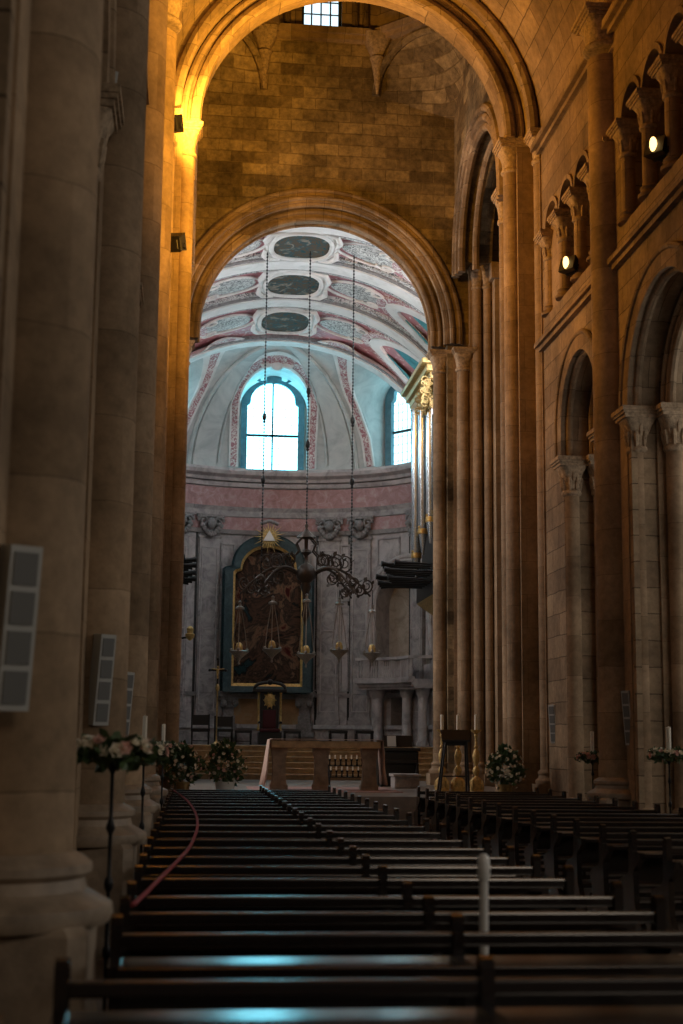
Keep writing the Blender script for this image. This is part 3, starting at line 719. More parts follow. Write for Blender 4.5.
for i in range(3):
    ya, yb = RIBS[i], RIBS[i+1]; ym = (ya+yb)/2; hl = (yb-ya)/2
    if i == 2: ym -= .25
    sq = (1.15, 1.22, 1.40)[i]
    # oval painting with cartouche frame
    hx = .150; hy = sq*.90
    def oct_(k): # squarish oval in (phi,y)
        out = []
        for j in range(40):
            a = 2*PI*j/40; c_, s_ = cos(a), sin(a); e2 = .78
            out.append((PI/2+hx*k*sig(c_)*abs(c_)**e2, ym+hy*k*sig(s_)*abs(s_)**e2))
        return out
    mb = MB(); o1 = oct_(1.0); top = [vp(p[0], p[1], .16) for p in o1]; bot = [vp(p[0], p[1], .02) for p in o1]
    ctr = vp(PI/2, ym, .16); mb.add(top+bot+[ctr], [(j, (j+1)%40, 80) for j in range(40)]+[(j, (j+1)%40, 40+(j+1)%40, 40+j) for j in range(40)])
    o = mb.build('ceiling_medallion', M['medal'], va)
    b = MB(); b.tube([vp(p[0], p[1], .17) for p in oct_(1.06)]+[vp(*oct_(1.06)[0], .17)], .075, 8); b.tube([vp(p[0], p[1], .14) for p in oct_(1.2)]+[vp(*oct_(1.2)[0], .14)], .05, 8)
    for q in (-1, 1):
        for yy in (-1, 1): b.tube([vp(PI/2+q*hx*1.25, ym+yy*hy*.2, .16), vp(PI/2+q*hx*1.3, ym+yy*hy*.6, .2), vp(PI/2+q*hx*1.12, ym+yy*hy*1.02, .16), vp(PI/2+q*hx*.7, ym+yy*hy*1.12, .16)], [.06,.09,.09,.05], 8)
    b.build('medallion_frame', M['white_plaster'], o, True)
    for q in (-1, 1):
        # scroll cartouche beside the painting
        pc = PI/2+q*.37; n_ = 18
        b = MB()
        for hx2, hy2, off in ((.16, hy*.62, .05),):
            ps = [vp(pc+hx2*cos(2*PI*j/n_), ym+hy2*sin(2*PI*j/n_)*(1-.2*cos(2*PI*j/n_)), off) for j in range(n_)]
            b.add(ps+[vp(pc, ym, .12)], [(j,(j+1)%n_, n_) for j in range(n_)])
        b.build('scroll_cartouche', M['scroll'], va, True)
        b = MB()
        for k in (-1, 1):
            pth = []
            for j in range(30):
                a = j/29*2.4*PI; r = .05*(1-j/40)
                pth.append(vp(pc+q*.10+r*cos(a)*1.2, ym+k*(hy*.45)+r*5*sin(a)*k, .10))
            b.tube(pth, .035, 6)
        b.tube([vp(pc+.19*cos(2*PI*j/24), ym+hy*.72*sin(2*PI*j/24), .06) for j in range(25)], .045, 6)
        b.build('scroll_relief', M['white_plaster'], va, True)
        # lunette: white crescent, scroll band, teal spandrels
        pk = .98; w_ = hl-.55
        cr = []
        for j in range(31):
            t = -1+2*j/30; ph = .10+(pk-.10)*sqrt(max(0, 1-t*t*.98)); cr.append((ph if q > 0 else PI-ph, ym+t*w_))
        vband(cr, .21, .12, .12).build('lunette_band', M['white_plaster'], va, True)
        cr2 = [((p[0]+.075 if q > 0 else p[0]-.075), ym+(p[1]-ym)*1.12) for p in cr]
        vband(cr2, .14, .09, .1).build('lunette_scroll', M['pinkscroll'], va, True)
        for k in (-1, 1):
            b = MB(); rs = []
            for j in range(13):
                u = j/12; yy = ym+k*w_*(.30+.64*u)
                t = (yy-ym)/w_; pe = .10+(pk-.10)*sqrt(max(0,1-t*t*.98)); hi = max(pe-.06, .1); lo = max(.08, hi-.42*(1-u)-.05)
                A = (lambda v: v) if q > 0 else (lambda v: PI-v)
                rs.append([vp(A(lo), yy, .02), vp(A(hi), yy, .02), vp(A(hi), yy, .06), vp(A(lo), yy, .06)])
            b.sweep(rs); b.build('teal_panel', M['teal'], va)

# ---- dome of the apse, a thick shell with three window niches cut through it
def ell(x, zr, off=0):            # y of the dome above plan x, height zr over the springing
    v = 1-((x-XC)/(VA-off))**2-(zr/(VH-off))**2
    return YR+(CB-off)*sqrt(max(v, 0))
bm = bmesh.new(); nT, nP = 72, 20; cols = []
for i in range(nT+1):
    t = -PI/2+PI*i/nT; c = []
    for j in range(nP+1):
        a = PI/2*j/nP; c.append((XC+VA*sin(t)*cos(a), YR+CB*cos(t)*cos(a), ZC+VH*sin(a)))
    c += [(XC, YR, ZC+VH+.8), (XC+(VA+1.3)*sin(t), YR+(CB+1.3)*cos(t), ZC+VH+.8), (XC+(VA+1.3)*sin(t), YR+(CB+1.3)*cos(t), ZC)]
    cols.append([bm.verts.new(p) for p in c])
K = nP+4
for i in range(nT):
    for j in range(K):
        q = [cols[i][j], cols[i+1][j], cols[i+1][(j+1)%K], cols[i][(j+1)%K]]
        try: bm.faces.new(q)
        except Exception: pass
bm.faces.new(cols[0]); bm.faces.new(cols[nT][::-1])
bmesh.ops.remove_doubles(bm, verts=bm.verts, dist=1e-4)
bmesh.ops.recalc_face_normals(bm, faces=bm.faces)
dm = bpy.data.meshes.new('apse_dome'); bm.to_mesh(dm); bm.free()
dome = bpy.data.objects.new('apse_dome', dm); COL.objects.link(dome); dm.materials.append(M['plaster'])
WZ0 = apse_z(471); NW = 1.34; NS = ZC+2.62
def niche(ang):
    d = Vector((sin(ang), cos(ang), 0)); t = Vector((d.y, -d.x, 0)); return d, t
ANG2 = rad(50)
P2 = wall_pt(th_at(404))
NICHES = [(0.0, Vector((XC, YR, 0)), NW), (ANG2, None, 1.3), (-ANG2, None, 1.3)]
NN = []
for ang, o_, hw in NICHES:
    d, t = niche(ang)
    if o_ is None:
        q = P2.copy()
        if ang < 0: q.x = 2*XC-q.x
        o_ = q - d*4.0
    NN.append((d, t, o_, hw))
for k, (d, t, o_, hw) in enumerate(NN):
    out = [(-hw, .28), (hw, .28)] + [(hw*cos(PI*i/24), NS-ZC+hw*sin(PI*i/24)) for i in range(25)]
    cb = MB(); A = [o_+d*.3+t*p[0]+Vector((0,0,ZC+p[1])) for p in out]; B = [o_+d*9+t*p[0]+Vector((0,0,ZC+p[1])) for p in out]
    n_ = len(out); cb.add(A+B, [tuple(range(n_)), tuple(range(2*n_-1, n_-1, -1))]+[(i, n_+i, n_+(i+1)%n_, (i+1)%n_) for i in range(n_)])
    co = bpy.data.objects.new('cut', cb.mesh('cut', None)); COL.objects.link(co)
    md = dome.modifiers.new('b', 'BOOLEAN'); md.object = co; md.operation = 'DIFFERENCE'; md.solver = 'EXACT'
dg = bpy.context.evaluated_depsgraph_get(); nm_ = bpy.data.meshes.new_from_object(dome.evaluated_get(dg))
dome.modifiers.clear(); dome.data = nm_
for o in [o for o in bpy.data.objects if o.name.startswith('cut')]: bpy.data.objects.remove(o)
nm_.polygons.foreach_set('use_smooth', [True]*len(nm_.polygons)); nm_.set_sharp_from_angle(angle=rad(32))
tag(dome, 'pale ribbed half dome of the apse pierced by arched windows', 'ceiling', kind='structure')
ORG['apse_dome'] = (0,0,0)
# meridian ribs
def mer(xb, a, off):  # xb: foot x offset
    return Vector((XC+(xb)*(1-off/VA)*cos(a), YR+(CB-off)*cos(a)*sqrt(max(0, 1-(xb/VA)**2)), ZC+(VH-off)*sin(a)))
for x0_, x1_ in ((-3.15,-2.25),(2.25,3.15)):
    b = MB(); secs = []
    for j in range(25):
        a = rad(2+84*j/24); secs.append([mer(x0_, a, -.03), mer(x1_, a, -.03), mer(x1_, a, .10), mer(x0_, a, .10)])
    b.sweep(secs)
    b.tube([mer((x0_ if x0_ < 0 else x1_)*1.04, rad(2+84*j/24), .04) for j in range(25)], .09, 6)
    b.tube([mer((x1_ if x0_ < 0 else x0_)*.95, rad(6+70*j/24), .03) for j in range(25)], .05, 6)
    b.build('dome_rib', M['plaster'], dome, True, 40)
# scroll bands round the niche mouths
def on_dome(o_, d, t, a, zr, off):
    A, B, Hh = VA-off, CB-off, VH-off
    p = o_ + t*a - Vector((XC, YR, 0)); zr = min(zr, Hh*.995)
    qa = (d.x/A)**2+(d.y/B)**2; qb = 2*(p.x*d.x/A**2+p.y*d.y/B**2); qc = (p.x/A)**2+(p.y/B)**2+(zr/Hh)**2-1
    D = max(qb*qb-4*qa*qc, 0); s_ = (-qb+sqrt(D))/(2*qa); r = o_+t*a+d*s_; return Vector((r.x, r.y, ZC+zr))
for k, (d, t, o_, hw) in enumerate(NN):
    for w0, w1, mt, off, nm2 in ((.0,.07,'white_plaster',.06,'niche_edge'), (.07,.30,'pinkscroll',.04,'niche_scroll_band'), (.30,.37,'white_plaster',.06,'niche_edge')):
        b = MB(); secs = []
        def pt(w, i, off):
            if i == 0: return on_dome(o_, d, t, hw+w, .35, off)
            if i == 34: return on_dome(o_, d, t, -hw-w, .35, off)
            if i == 1: return on_dome(o_, d, t, hw+w, 1.4, off)
            if i == 33: return on_dome(o_, d, t, -hw-w, 1.4, off)
            a = PI*(i-2)/30; return on_dome(o_, d, t, (hw+w)*cos(a), NS-ZC+(hw+w)*sin(a)*.94, off)
        rng = range(0, 35)
        for i in rng: secs.append([pt(w0,i,-.02), pt(w1,i,-.02), pt(w1,i,off), pt(w0,i,off)])
        b.sweep(secs); b.build(nm2, M[mt], dome, True, 60)
    # keystone cartouche over the central niche and windows
for k, (d, t, o_, hw) in enumerate(NN):
    yw = (54.55-YR) if k == 0 else 4.05
    base = o_+d*(yw+.25)
    w = 1.0 if k == 0 else .95
    zs, z0_ = apse_z(402)-.0, WZ0+.05
    def P(a, z_, dd=0): return base+t*a+d*dd+Vector((0,0,z_))
    wn = thing('window_%d' % (1 if k == 0 else 3+k), tuple(P(0, z0_)), ('large arched window glowing white in the middle of the apse', 'arched window of the apse beside the organ on the right', 'arched window of the apse hidden on the left')[k], 'window', kind='structure')
    pts = [(-w,z0_),(w,z0_),(w,zs-.05),(w-.09,zs),(w-.13,zs+.10)]+[((w-.12)*cos(PI*i/20), zs+.12+(w-.12)*.86*sin(PI*i/20)) for i in range(1,20)]+[(-w+.13,zs+.10),(-w+.09,zs),(-w,zs-.05)]
    b = MB(); b.add([P(a, z_, .16) for a, z_ in pts], [tuple(range(len(pts)))]); b.build('pane', M['winmain' if k == 0 else 'winside'], wn)
    # stone frame
    b = MB(); cxy = (0, (z0_+zs)/2)
    outp = [(-w-.24,z0_-.22),(w+.24,z0_-.22),(w+.24,zs-.05),(w+.24,zs),(w+.235,zs+.10)]+[((w+.23)*cos(PI*i/20), zs+.12+(w+.12)*.95*sin(PI*i/20)) for i in range(1,20)]+[(-w-.235,zs+.10),(-w-.24,zs),(-w-.24,zs-.05)]
    n_ = len(pts)
    b.sweep([[P(*outp[i], -.10), P(*pts[i], -.02), P(*pts[i], .2), P(*outp[i], .2)] for i in range(n_)]+[[P(*outp[0], -.10), P(*pts[0], -.02), P(*pts[0], .2), P(*outp[0], .2)]])
    b.build('window_frame', M['bluefr'], wn)
    b = MB()
    b.obox(P(0,(z0_+zs+1)/2,.12), t*.035, d*.03, Vector((0,0,(zs+.95-z0_)/2))); zm = apse_z(433)
    b.obox(P(0,zm,.12), t*w, d*.03, Vector((0,0,.05)))
    for q in lin(-w, w, 8)[1:-1]: b.obox(P(q,(z0_+zs)/2,.13), t*.007, d*.01, Vector((0,0,(zs-z0_)/2)))
    for i in range(1,9): b.obox(P(0,z0_+(zs-z0_)*i/8.5,.13), t*w, d*.01, Vector((0,0,.007)))
    b.build('glazing_bars', M['lead'], wn)
    # wall round the window closing the niche
    b = MB(); o2 = [(-hw-.2,ZC+.1),(hw+.2,ZC+.1),(hw+.2,zs),(hw+.2,zs+.2),(hw+.2,zs+.3)]+[((hw+.2)*cos(PI*i/20), NS+(hw+.3)*sin(PI*i/20)) for i in range(1,20)]+[(-hw-.2,zs+.3),(-hw-.2,zs+.2),(-hw-.2,zs)]
    ii = [(p[0]*.97, p[1]) for p in outp]
    b.sweep([[P(*o2[i], 0), P(*ii[i], 0), P(*ii[i], .3), P(*o2[i], .3)] for i in list(range(n_))+[0]])
    b.build('window_surround', M['plaster'], wn)
b = MB(); p0 = Vector((XC, ell(XC, 3.8, .1)-.1, ZC+3.95))
b.ball(p0, .22, 10, 7, (1.1,.6,1.2))
for k in range(7):
    a = PI*k/6; b.tube([p0+Vector((.2*cos(a), 0, .15*sin(a)-.05)), p0+Vector((.5*cos(a), 0, .25*sin(a)-.1)), p0+Vector((.72*cos(a), 0, .08+.1*sin(a)))], [.07,.10,.03], 6)
b.build('crown_cartouche', M['white_plaster'], dome, True)
b = MB(); p0 = Vector((XC, 54.3, apse_z(379)))
b.ball(p0, .24, 10, 7, (1.3,.5,1))
for q in (-1,1): b.tube([p0+Vector((q*.2,0,.1)), p0+Vector((q*.5,0,.14)), p0+Vector((q*.62,0,-.1)), p0+Vector((q*.45,0,-.16))], [.09,.1,.08,.04], 6)
b.build('keystone_cartouche', M['bluefr'], dome, True)
# lunette windows of the chancel sides
k = 5
for s in (-1, 1):
    for yw in (39.95, 48.1):
        k += 1; x = XC+s*5.0
        wn = thing('window_%d' % k, (x, yw, 12.1), 'clear lunette window high in the %s chancel side, %s' % ('right' if s > 0 else 'left', 'next to the chancel arch' if yw < 42 else 'next to the apse'), 'window', kind='structure')
        pts = [(-1.1,12.1),(1.1,12.1)]+[(1.1*cos(PI*i/16), 12.75+.95*sin(PI*i/16)) for i in range(17)]
        MB().add([(x, yw+a, z_) for a, z_ in pts], [tuple(range(len(pts)))]).build('pane', M['winhigh' if yw < 42 else 'winlow'], wn)
        b = MB(); pp = pts+[pts[0]]; b.tube([(x-s*.03, yw+a, z_) for a, z_ in pp], .09, 6); b.box(x-.04, x+.04, yw-.03, yw+.03, 12.1, 13.6); b.box(x-.04, x+.04, yw-1.1, yw+1.1, 12.7, 12.76); b.build('window_frame', M['bluefr'], wn)

# ================================================================== furniture
M['bronze'] = plain('dark_bronze', (.07,.055,.045), .45, .4)
ORD = ['','first','second','third','fourth','fifth','sixth','seventh','eighth','ninth','tenth','eleventh','twelfth','thirteenth','fourteenth','fifteenth','sixteenth','seventeenth','eighteenth','nineteenth','twentieth','twenty-first','twenty-second','twenty-third']
def end_panel(x, w=.055):
    prof = [(-.30,0),(-.30,.10),(-.20,.16),(-.10,.30),(-.075,.60),(-.30,.73),(-.30,.79),(-.06,.80),(-.06,.955),(-.04,.985),(0,.995),(.04,.985),(.06,.955),(.06,.62),(.10,.56),(.34,.50),(.42,.47),(.43,.40),(.36,.30),(.34,.12),(.42,.06),(.42,0)]
    b = MB(); n = len(prof)
    b.add([(x-w/2,p[0],p[1]) for p in prof]+[(x+w/2,p[0],p[1]) for p in prof],
          [tuple(range(n-1,-1,-1)), tuple(range(n,2*n))]+[(i,(i+1)%n,n+(i+1)%n,n+i) for i in range(n)])
    return b
def make_pew(Ln, mid):
    t = thing('pew', (0,0,0), 'dark wooden pew', 'pew', world=False)
    MB().bbox(.02, Ln-.02, -.032, .032, .840, .905, .012).build('top_rail', M['wood'], t)
    b = MB(); b.sweep([[(x,-.30,.758),(x,.0,.770),(x,.0,.792),(x,-.30,.780)] for x in (.02, Ln-.02)]); b.bbox(.02,Ln-.02,-.318,-.298,.745,.786,.006)
    b.build('book_ledge', M['wood'], t)
    MB().bbox(.02, Ln-.02, -.02, .012, .50, .745, .006).build('back_panel', M['wood'], t)
    MB().bbox(.02, Ln-.02, .012, .43, .425, .462, .012).build('seat', M['wood'], t)
    b = MB(); b.bbox(.10, Ln-.10, -.30, -.13, .15, .19, .008)
    for x in (.2, Ln/2, Ln-.2): b.box(x-.02, x+.02, -.26, -.17, 0, .152)
    b.build('kneeler', M['wood'], t)
    for x in [0, Ln] + ([mid] if mid else []): end_panel(x).build('end_panel' if x != mid else 'middle_post', M['wood'], t)
    return t
ROWS = [5.86, 7.25, 8.11, 8.92, 10.07, 11.04, 11.93, 12.91, 13.97, 15.17, 16.25, 17.55, 18.65, 19.72, 20.75, 21.8, 22.8, 23.8, 24.85, 25.85, 26.85, 27.85]
pew = make_pew(3.0, 1.68)
for i, y in enumerate(ROWS):
    o = pew if i == 0 else copy_tree(pew)
    o.location = (-.34 - (.14 if i == 0 else 0), y, 0)
    k = len(ROWS)-i
    o['label'] = ('dark wooden pew nearest the camera, cut off by the bottom edge' if i == 0 else
                  'dark wooden pew of the long left block, %s row counted from the altar' % ORD[k])
    o['group'] = 'pews of the left block'
pew2 = make_pew(2.34, None)
RR = [13.1+1.052*i for i in range(15)]
for i, y in enumerate(RR):
    o = pew2 if i == 0 else copy_tree(pew2)
    o.location = (4.40, y, 0); k = len(RR)-i
    o['label'] = 'dark wooden pew right of the aisle, %s row counted from the altar' % ORD[k]
    o['group'] = 'pews of the right block'

# ---- red rope lying along the pews
pts = [(174,790),(184,797),(190,803),(195,811),(197.5,820),(196.5,830),(190,845),(179,858),(162,875),(145,892),(133,903)]
rp = [atZ(px, py, .935) for px, py in pts]
fine = []
for i in range(len(rp)-1):
    for j in range(6):
        t = j/6; p0 = rp[max(i-1,0)]; p1 = rp[i]; p2 = rp[i+1]; p3 = rp[min(i+2,len(rp)-1)]
        fine.append(.5*((2*p1)+(p2-p0)*t+(2*p0-5*p1+4*p2-p3)*t*t+(3*p1-p0-3*p2+p3)*t**3))
for p in fine: p.z = .925
fine += [fine[-1]+Vector((-.012,-.03,-.004))]
b = MB(); b.tube(fine, .013, 8); tag(b.build('rope', M['rope'], None, True), 'thin red rope snaking over the pew backs on the left', 'rope')
# ---- pale post between the pews
b = thing('barrier_post', (1.580, 7.745, 0), 'short pale metal post standing up between the front rows of pews', 'post')
m_ = MB(); m_.lathe([(.024,.02),(.024,1.10),(.026,1.11),(.034,1.12),(.034,1.205),(.03,1.232),(.018,1.248),(.0,1.252)], (1.580,7.745,0), 20); m_.build('tube', M['white_tri'], b, True)
m_ = MB(); m_.lathe([(.039,0),(.039,.03),(.033,.05)], (1.580,7.745,0), 24); m_.build('base', M['silver'], b, True)

# ---- flowers
leafv = MB(); leafv.add([(0,0,0),(.32,.18,.10),(.36,.60,.12),(0,1,0),(-.36,.60,.12),(-.32,.18,.10),(0,.5,-.02)], [(0,1,6),(1,2,6),(2,3,6),(3,4,6),(4,5,6),(5,0,6)])
def leaf(mb, p, d, L_, roll):
    d = Vector(d).normalized(); u = d.orthogonal().normalized(); u.rotate(__import__('mathutils').Quaternion(d, roll)); w_ = d.cross(u)
    mb.add([Vector(p)+(u*v[0]+d*v[1]+w_*v[2])*L_ for v in leafv.v], leafv.f)
def blossom_mesh(name, mat, r):
    b = MB()
    for ring, (n, tilt, rr) in enumerate(((6,.35,1.0),(5,.8,.75),(4,1.15,.5))):
        for k in range(n):
            a = 2*PI*(k+ring*.4)/n; c = Vector((cos(a)*cos(tilt), sin(a)*cos(tilt), sin(tilt)))
            t = Vector((-sin(a), cos(a), 0)); up = c.cross(t)
            b.add([c*.1*r, c*.6*r*rr+t*.42*r*rr, c*1.0*r*rr+up*.15*r, c*.6*r*rr-t*.42*r*rr, c*.55*r*rr-up*.12*r], [(0,1,4),(1,2,4),(2,3,4),(3,0,4)])
    b.ball((0,0,.22*r), .3*r, 7, 5)
    return b.mesh(name, mat)
BL = [blossom_mesh('blossom', M['flower'], .058), blossom_mesh('blossom', M['rose'], .056), blossom_mesh('blossom', M['flower'], .045)]
def blossoms(parent, spots, mats, big=1):
    for p, d in spots:
        o = bpy.data.objects.new('flower', random.choice([BL[i] for i in mats])); COL.objects.link(o); o.parent = parent
        og = ORG[parent.name]; o.location = Vector(p)-Vector(og)
        o.rotation_euler = Vector(d).to_track_quat('Z','Y').to_euler(); o.scale = (big*random.uniform(.85,1.2),)*3
def candle_stand(x, y, label, ztop=1.66, candle=.0, R=.17, cr=.022, mats=(0,0,1,2), cx=0, nfl=22):
    t = thing('candle_stand', (x,y,0), label, 'candle stand', 'flower wreathed candle stands along the pews')
    b = MB(); b.lathe([(.012,.10),(.014,.5),(.026,.52),(.026,.56),(.014,.58),(.012,.9),(.024,.92),(.03,.95),(.024,.98),(.012,1.0),(.012,1.25),(.03,1.29),(.02,1.33),(.012,1.36),(.012,ztop-.1),(.03,ztop-.06),(.075,ztop-.03),(.08,ztop)], (x,y,0), 14)
    b.build('pole', M['iron'], t, True)
    for k in range(3):
        a = 2*PI*k/3+.5; b = MB(); b.tube([(x,y,.13),(x+.06*cos(a),y+.06*sin(a),.15),(x+.10*cos(a),y+.10*sin(a),.09),(x+.125*cos(a),y+.125*sin(a),.015)], [.014,.013,.012,.016], 8); b.build('foot', M['iron'], t, True)
    b = MB()
    for i in range(150):
        a = random.uniform(0,2*PI); q = random.uniform(-1,1); rr = R*(1+.28*q); zz = ztop+.03+random.uniform(-.06,.08)
        p = (x+rr*cos(a), y+rr*sin(a), zz); d = (cos(a)*q+random.uniform(-.6,.6), sin(a)*q+random.uniform(-.6,.6), random.uniform(-.8,.9))
        leaf(b, p, d, random.uniform(.06,.11), random.uniform(0,6))
    b.build('foliage', M['leaf'], t)
    sp = []
    for i in range(nfl):
        a = 2*PI*i/nfl+random.uniform(-.1,.1); q = random.uniform(-.2,1); e_ = random.uniform(-.3,1.2); rr = R*(1+.33*cos(e_)*sig(q+.3))
        p = (x+rr*cos(a), y+rr*sin(a), ztop+.05+.07*sin(e_)); sp.append((p, (cos(a)*cos(e_), sin(a)*cos(e_), sin(e_)+.1)))
    blossoms(t, sp, mats)
    if candle:
        b = MB(); b.lathe([(cr,ztop-.01),(cr,ztop+candle),(cr*.7,ztop+candle+.004),(.003,ztop+candle-.004),(.002,ztop+candle+.02)], (x,y,0), 14); b.build('candle', M['wax'], t, True)
def px_at(px, py, Y): p = atY(px, py, Y); return p.x, p.y, p.z
GP = 'flower wreathed candle stands along the pews'
x, y, z_ = px_at(113, 758, 9.2); candle_stand(x, y, 'iron stand with the largest flower wreath, left of the pews and nearest the camera', z_, 0, .165)
x, y, z_ = px_at(144, 757, 15.2); candle_stand(x, y, 'iron flower stand with a candle just behind the large wreath on the left', z_, .42, .17)
x, y, z_ = px_at(163, 752, 21.33); candle_stand(x, y, 'iron flower stand with a candle beside the fourth left pillar', z_, .40, .17, .026)
x, y, z_ = px_at(154.5, 752, 27.4); candle_stand(x, y, 'farthest iron candle stand on the left, close to the crossing steps', z_, .42, .15)
x, y, z_ = px_at(592.5, 760, 26.0); candle_stand(x, y, 'iron flower stand with a dim candle left of the tall right pillar', z_, .52, .2, .034, (1,1,0))
x, y, z_ = px_at(669, 758, 21.2); candle_stand(x, y, 'iron flower stand with a bright candle at the right edge of the photo', z_, .46, .21, .036, (0,0,1))

def bush(x, y, z0, w, h, label, pot, nfl=48, mats=(0,0,2)):
    t = thing('flower_bouquet', (x,y,z0), label, 'bouquet', 'large floor bouquets')
    b = MB(); r = pot
    b.lathe([(r*.7,0),(r*.8,.02),(r*.95,.12),(r,.20),(r*1.06,.23),(r*1.06,.25),(r*.92,.25),(r*.9,.2)], (x,y,z0), 20); b.build('pot', M['white_tri'] if pot > .16 else M['brass'], t, True)
    b = MB(); c = Vector((x,y,z0+.22+(h-.22)*.48))
    for i in range(330):
        d = Vector((random.gauss(0,1), random.gauss(0,1), random.gauss(0,1))).normalized(); q = random.uniform(.35,1.1)
        p = c+Vector((d.x*w/2*q*(1-.35*max(d.z,0)), d.y*w/2*q, d.z*(h-.22)/2*q)); leaf(b, p, d+Vector((0,0,.35)), random.uniform(.08,.15), random.uniform(0,6))
    b.build('foliage', M['leaf'], t)
    sp = []
    for i in range(nfl):
        g_ = PI*(3-sqrt(5)); zz = 1-1.75*(i+.5)/nfl; rr = sqrt(max(0,1-zz*zz)); a = g_*i
        d = Vector((rr*cos(a), rr*sin(a), zz)); q = random.uniform(.92,1.22); d = (d+Vector((random.uniform(-.25,.25),random.uniform(-.25,.25),random.uniform(-.2,.2)))).normalized(); sp.append((c+Vector((d.x*w/2*q*(1-.35*max(d.z,0)), d.y*w/2*q, d.z*(h-.22)/2*q)), d))
    blossoms(t, sp, mats, .8)
bush(-.16, 29.5, .75, .66, 1.0, 'big cream bouquet in a brass pot beside the left crossing pillar', .14, 66, (0,1,2))
bush(.70, 29.9, .75, .80, 1.05, 'big cream bouquet in a white pot left of the altar', .20, 72, (0,1,2))
bush(6.45, 29.35, .75, .72, .98, 'big bouquet of white flowers at the foot of the right crossing pillars', .15, 90, (0,0,2))

# ---- altar
t = thing('altar_table', (2.98, 32.5, .765), 'long stone altar table with a cloth hanging at both ends', 'altar')
MB().bbox(1.76, 4.22, 32.05, 32.95, 1.69, 1.85, .02).build('table_top', M['step'], t)
for px in (279, 321, 369):
    x = atY(px, 760, 32.5).x; b = MB()
    b.rings([sq_ring(x, 32.5, zz, q, q, .9, 28) for zz, q in ((.765,.20),(.86,.20),(.90,.17),(1.1,.15),(1.4,.15),(1.56,.17),(1.60,.19),(1.69,.19))])
    b.build('pedestal', M['plinth'], t, True, 35)
b = MB()                                                # cloth runner with folded drops
def clothx(x, dz): return x
sec = []
for i in range(25):
    yy = 32.0+.995*i/24; w_ = .035*sin(i*1.3)+.02*sin(i*2.9)
    sec.append([(1.60+w_*1.0, yy, .86+.02*sin(i)), (1.66+w_*.8, yy, 1.2), (1.70+w_*.3, yy, 1.6), (1.725, yy, 1.862), (1.79, yy, 1.876), (4.19, yy, 1.876), (4.255, yy, 1.862), (4.28+w_*.3, yy, 1.6), (4.30-w_*.6, yy, 1.2), (4.34-w_, yy, .90+.02*cos(i))])
b.rings(sec, False, False); o = b.build('altar_cloth', M['linen'], None, True)
tag(o, 'pale pink cloth draped over the altar table and down its ends', 'cloth'); md = o.modifiers.new('s', 'SOLIDIFY'); md.thickness = .012; md.offset = 1

# ---- votive candle rack behind the altar
t = thing('candle_rack', (3.65, 34.0, .765), 'black iron rack of small white-tipped candles behind the altar', 'candle rack')
b = MB()
for zz, yy in ((1.02,33.85),(1.28,34.15)): b.bbox(3.22, 4.10, yy-.05, yy+.05, zz-.02, zz, .005)
for x in (3.24, 4.08):
    b.tube([(x,33.8,.77),(x,33.85,1.0),(x,34.15,1.28)], .018, 6); b.tube([(x,34.2,.77),(x,34.15,1.28)], .018, 6)
b.build('frame', M['iron'], t)
for zz, yy in ((1.02,33.85),(1.28,34.15)):
    for k in range(7):
        x = 3.27+.13*k; b = MB(); b.lathe([(.03,0),(.02,.03),(.016,.10),(.034,.13),(.03,.15)], (x,yy,zz), 8); o = b.build('holder', M['iron'], t, True)
        b = MB(); b.lathe([(.017,0),(.017,.09),(.004,.10)], (x,yy,zz+.14), 8); b.build('candle', M['wax'], o, True)

# ---- lectern
t = thing('lectern', (5.48, 29.6, .75), 'black lectern with a sloping board on two slender legs before the right pillars', 'lectern')
b = MB(); b.obox((5.46,29.6,1.98), (.30,0,0), (0,.10,.115), (0,-.012,.010)); b.bbox(5.16,5.76,29.48,29.52,1.86,1.90,.006); b.build('board', M['woodb'], t)
MB().bbox(5.20,5.72,29.58,29.64,1.78,1.93,.008).build('apron', M['woodb'], t)
for x0_, x1_ in ((5.24,5.10),(5.68,5.72)):
    for yy in (29.52,29.70): MB().tube([(x1_, yy+(.05 if yy > 29.6 else -.05), .755),(x0_, yy, 1.86)], .022, 8).build('leg', M['woodb'], t)
MB().tube([(5.19,29.61,1.15),(5.70,29.61,1.15)], .014, 8).build('stretcher', M['woodb'], t)
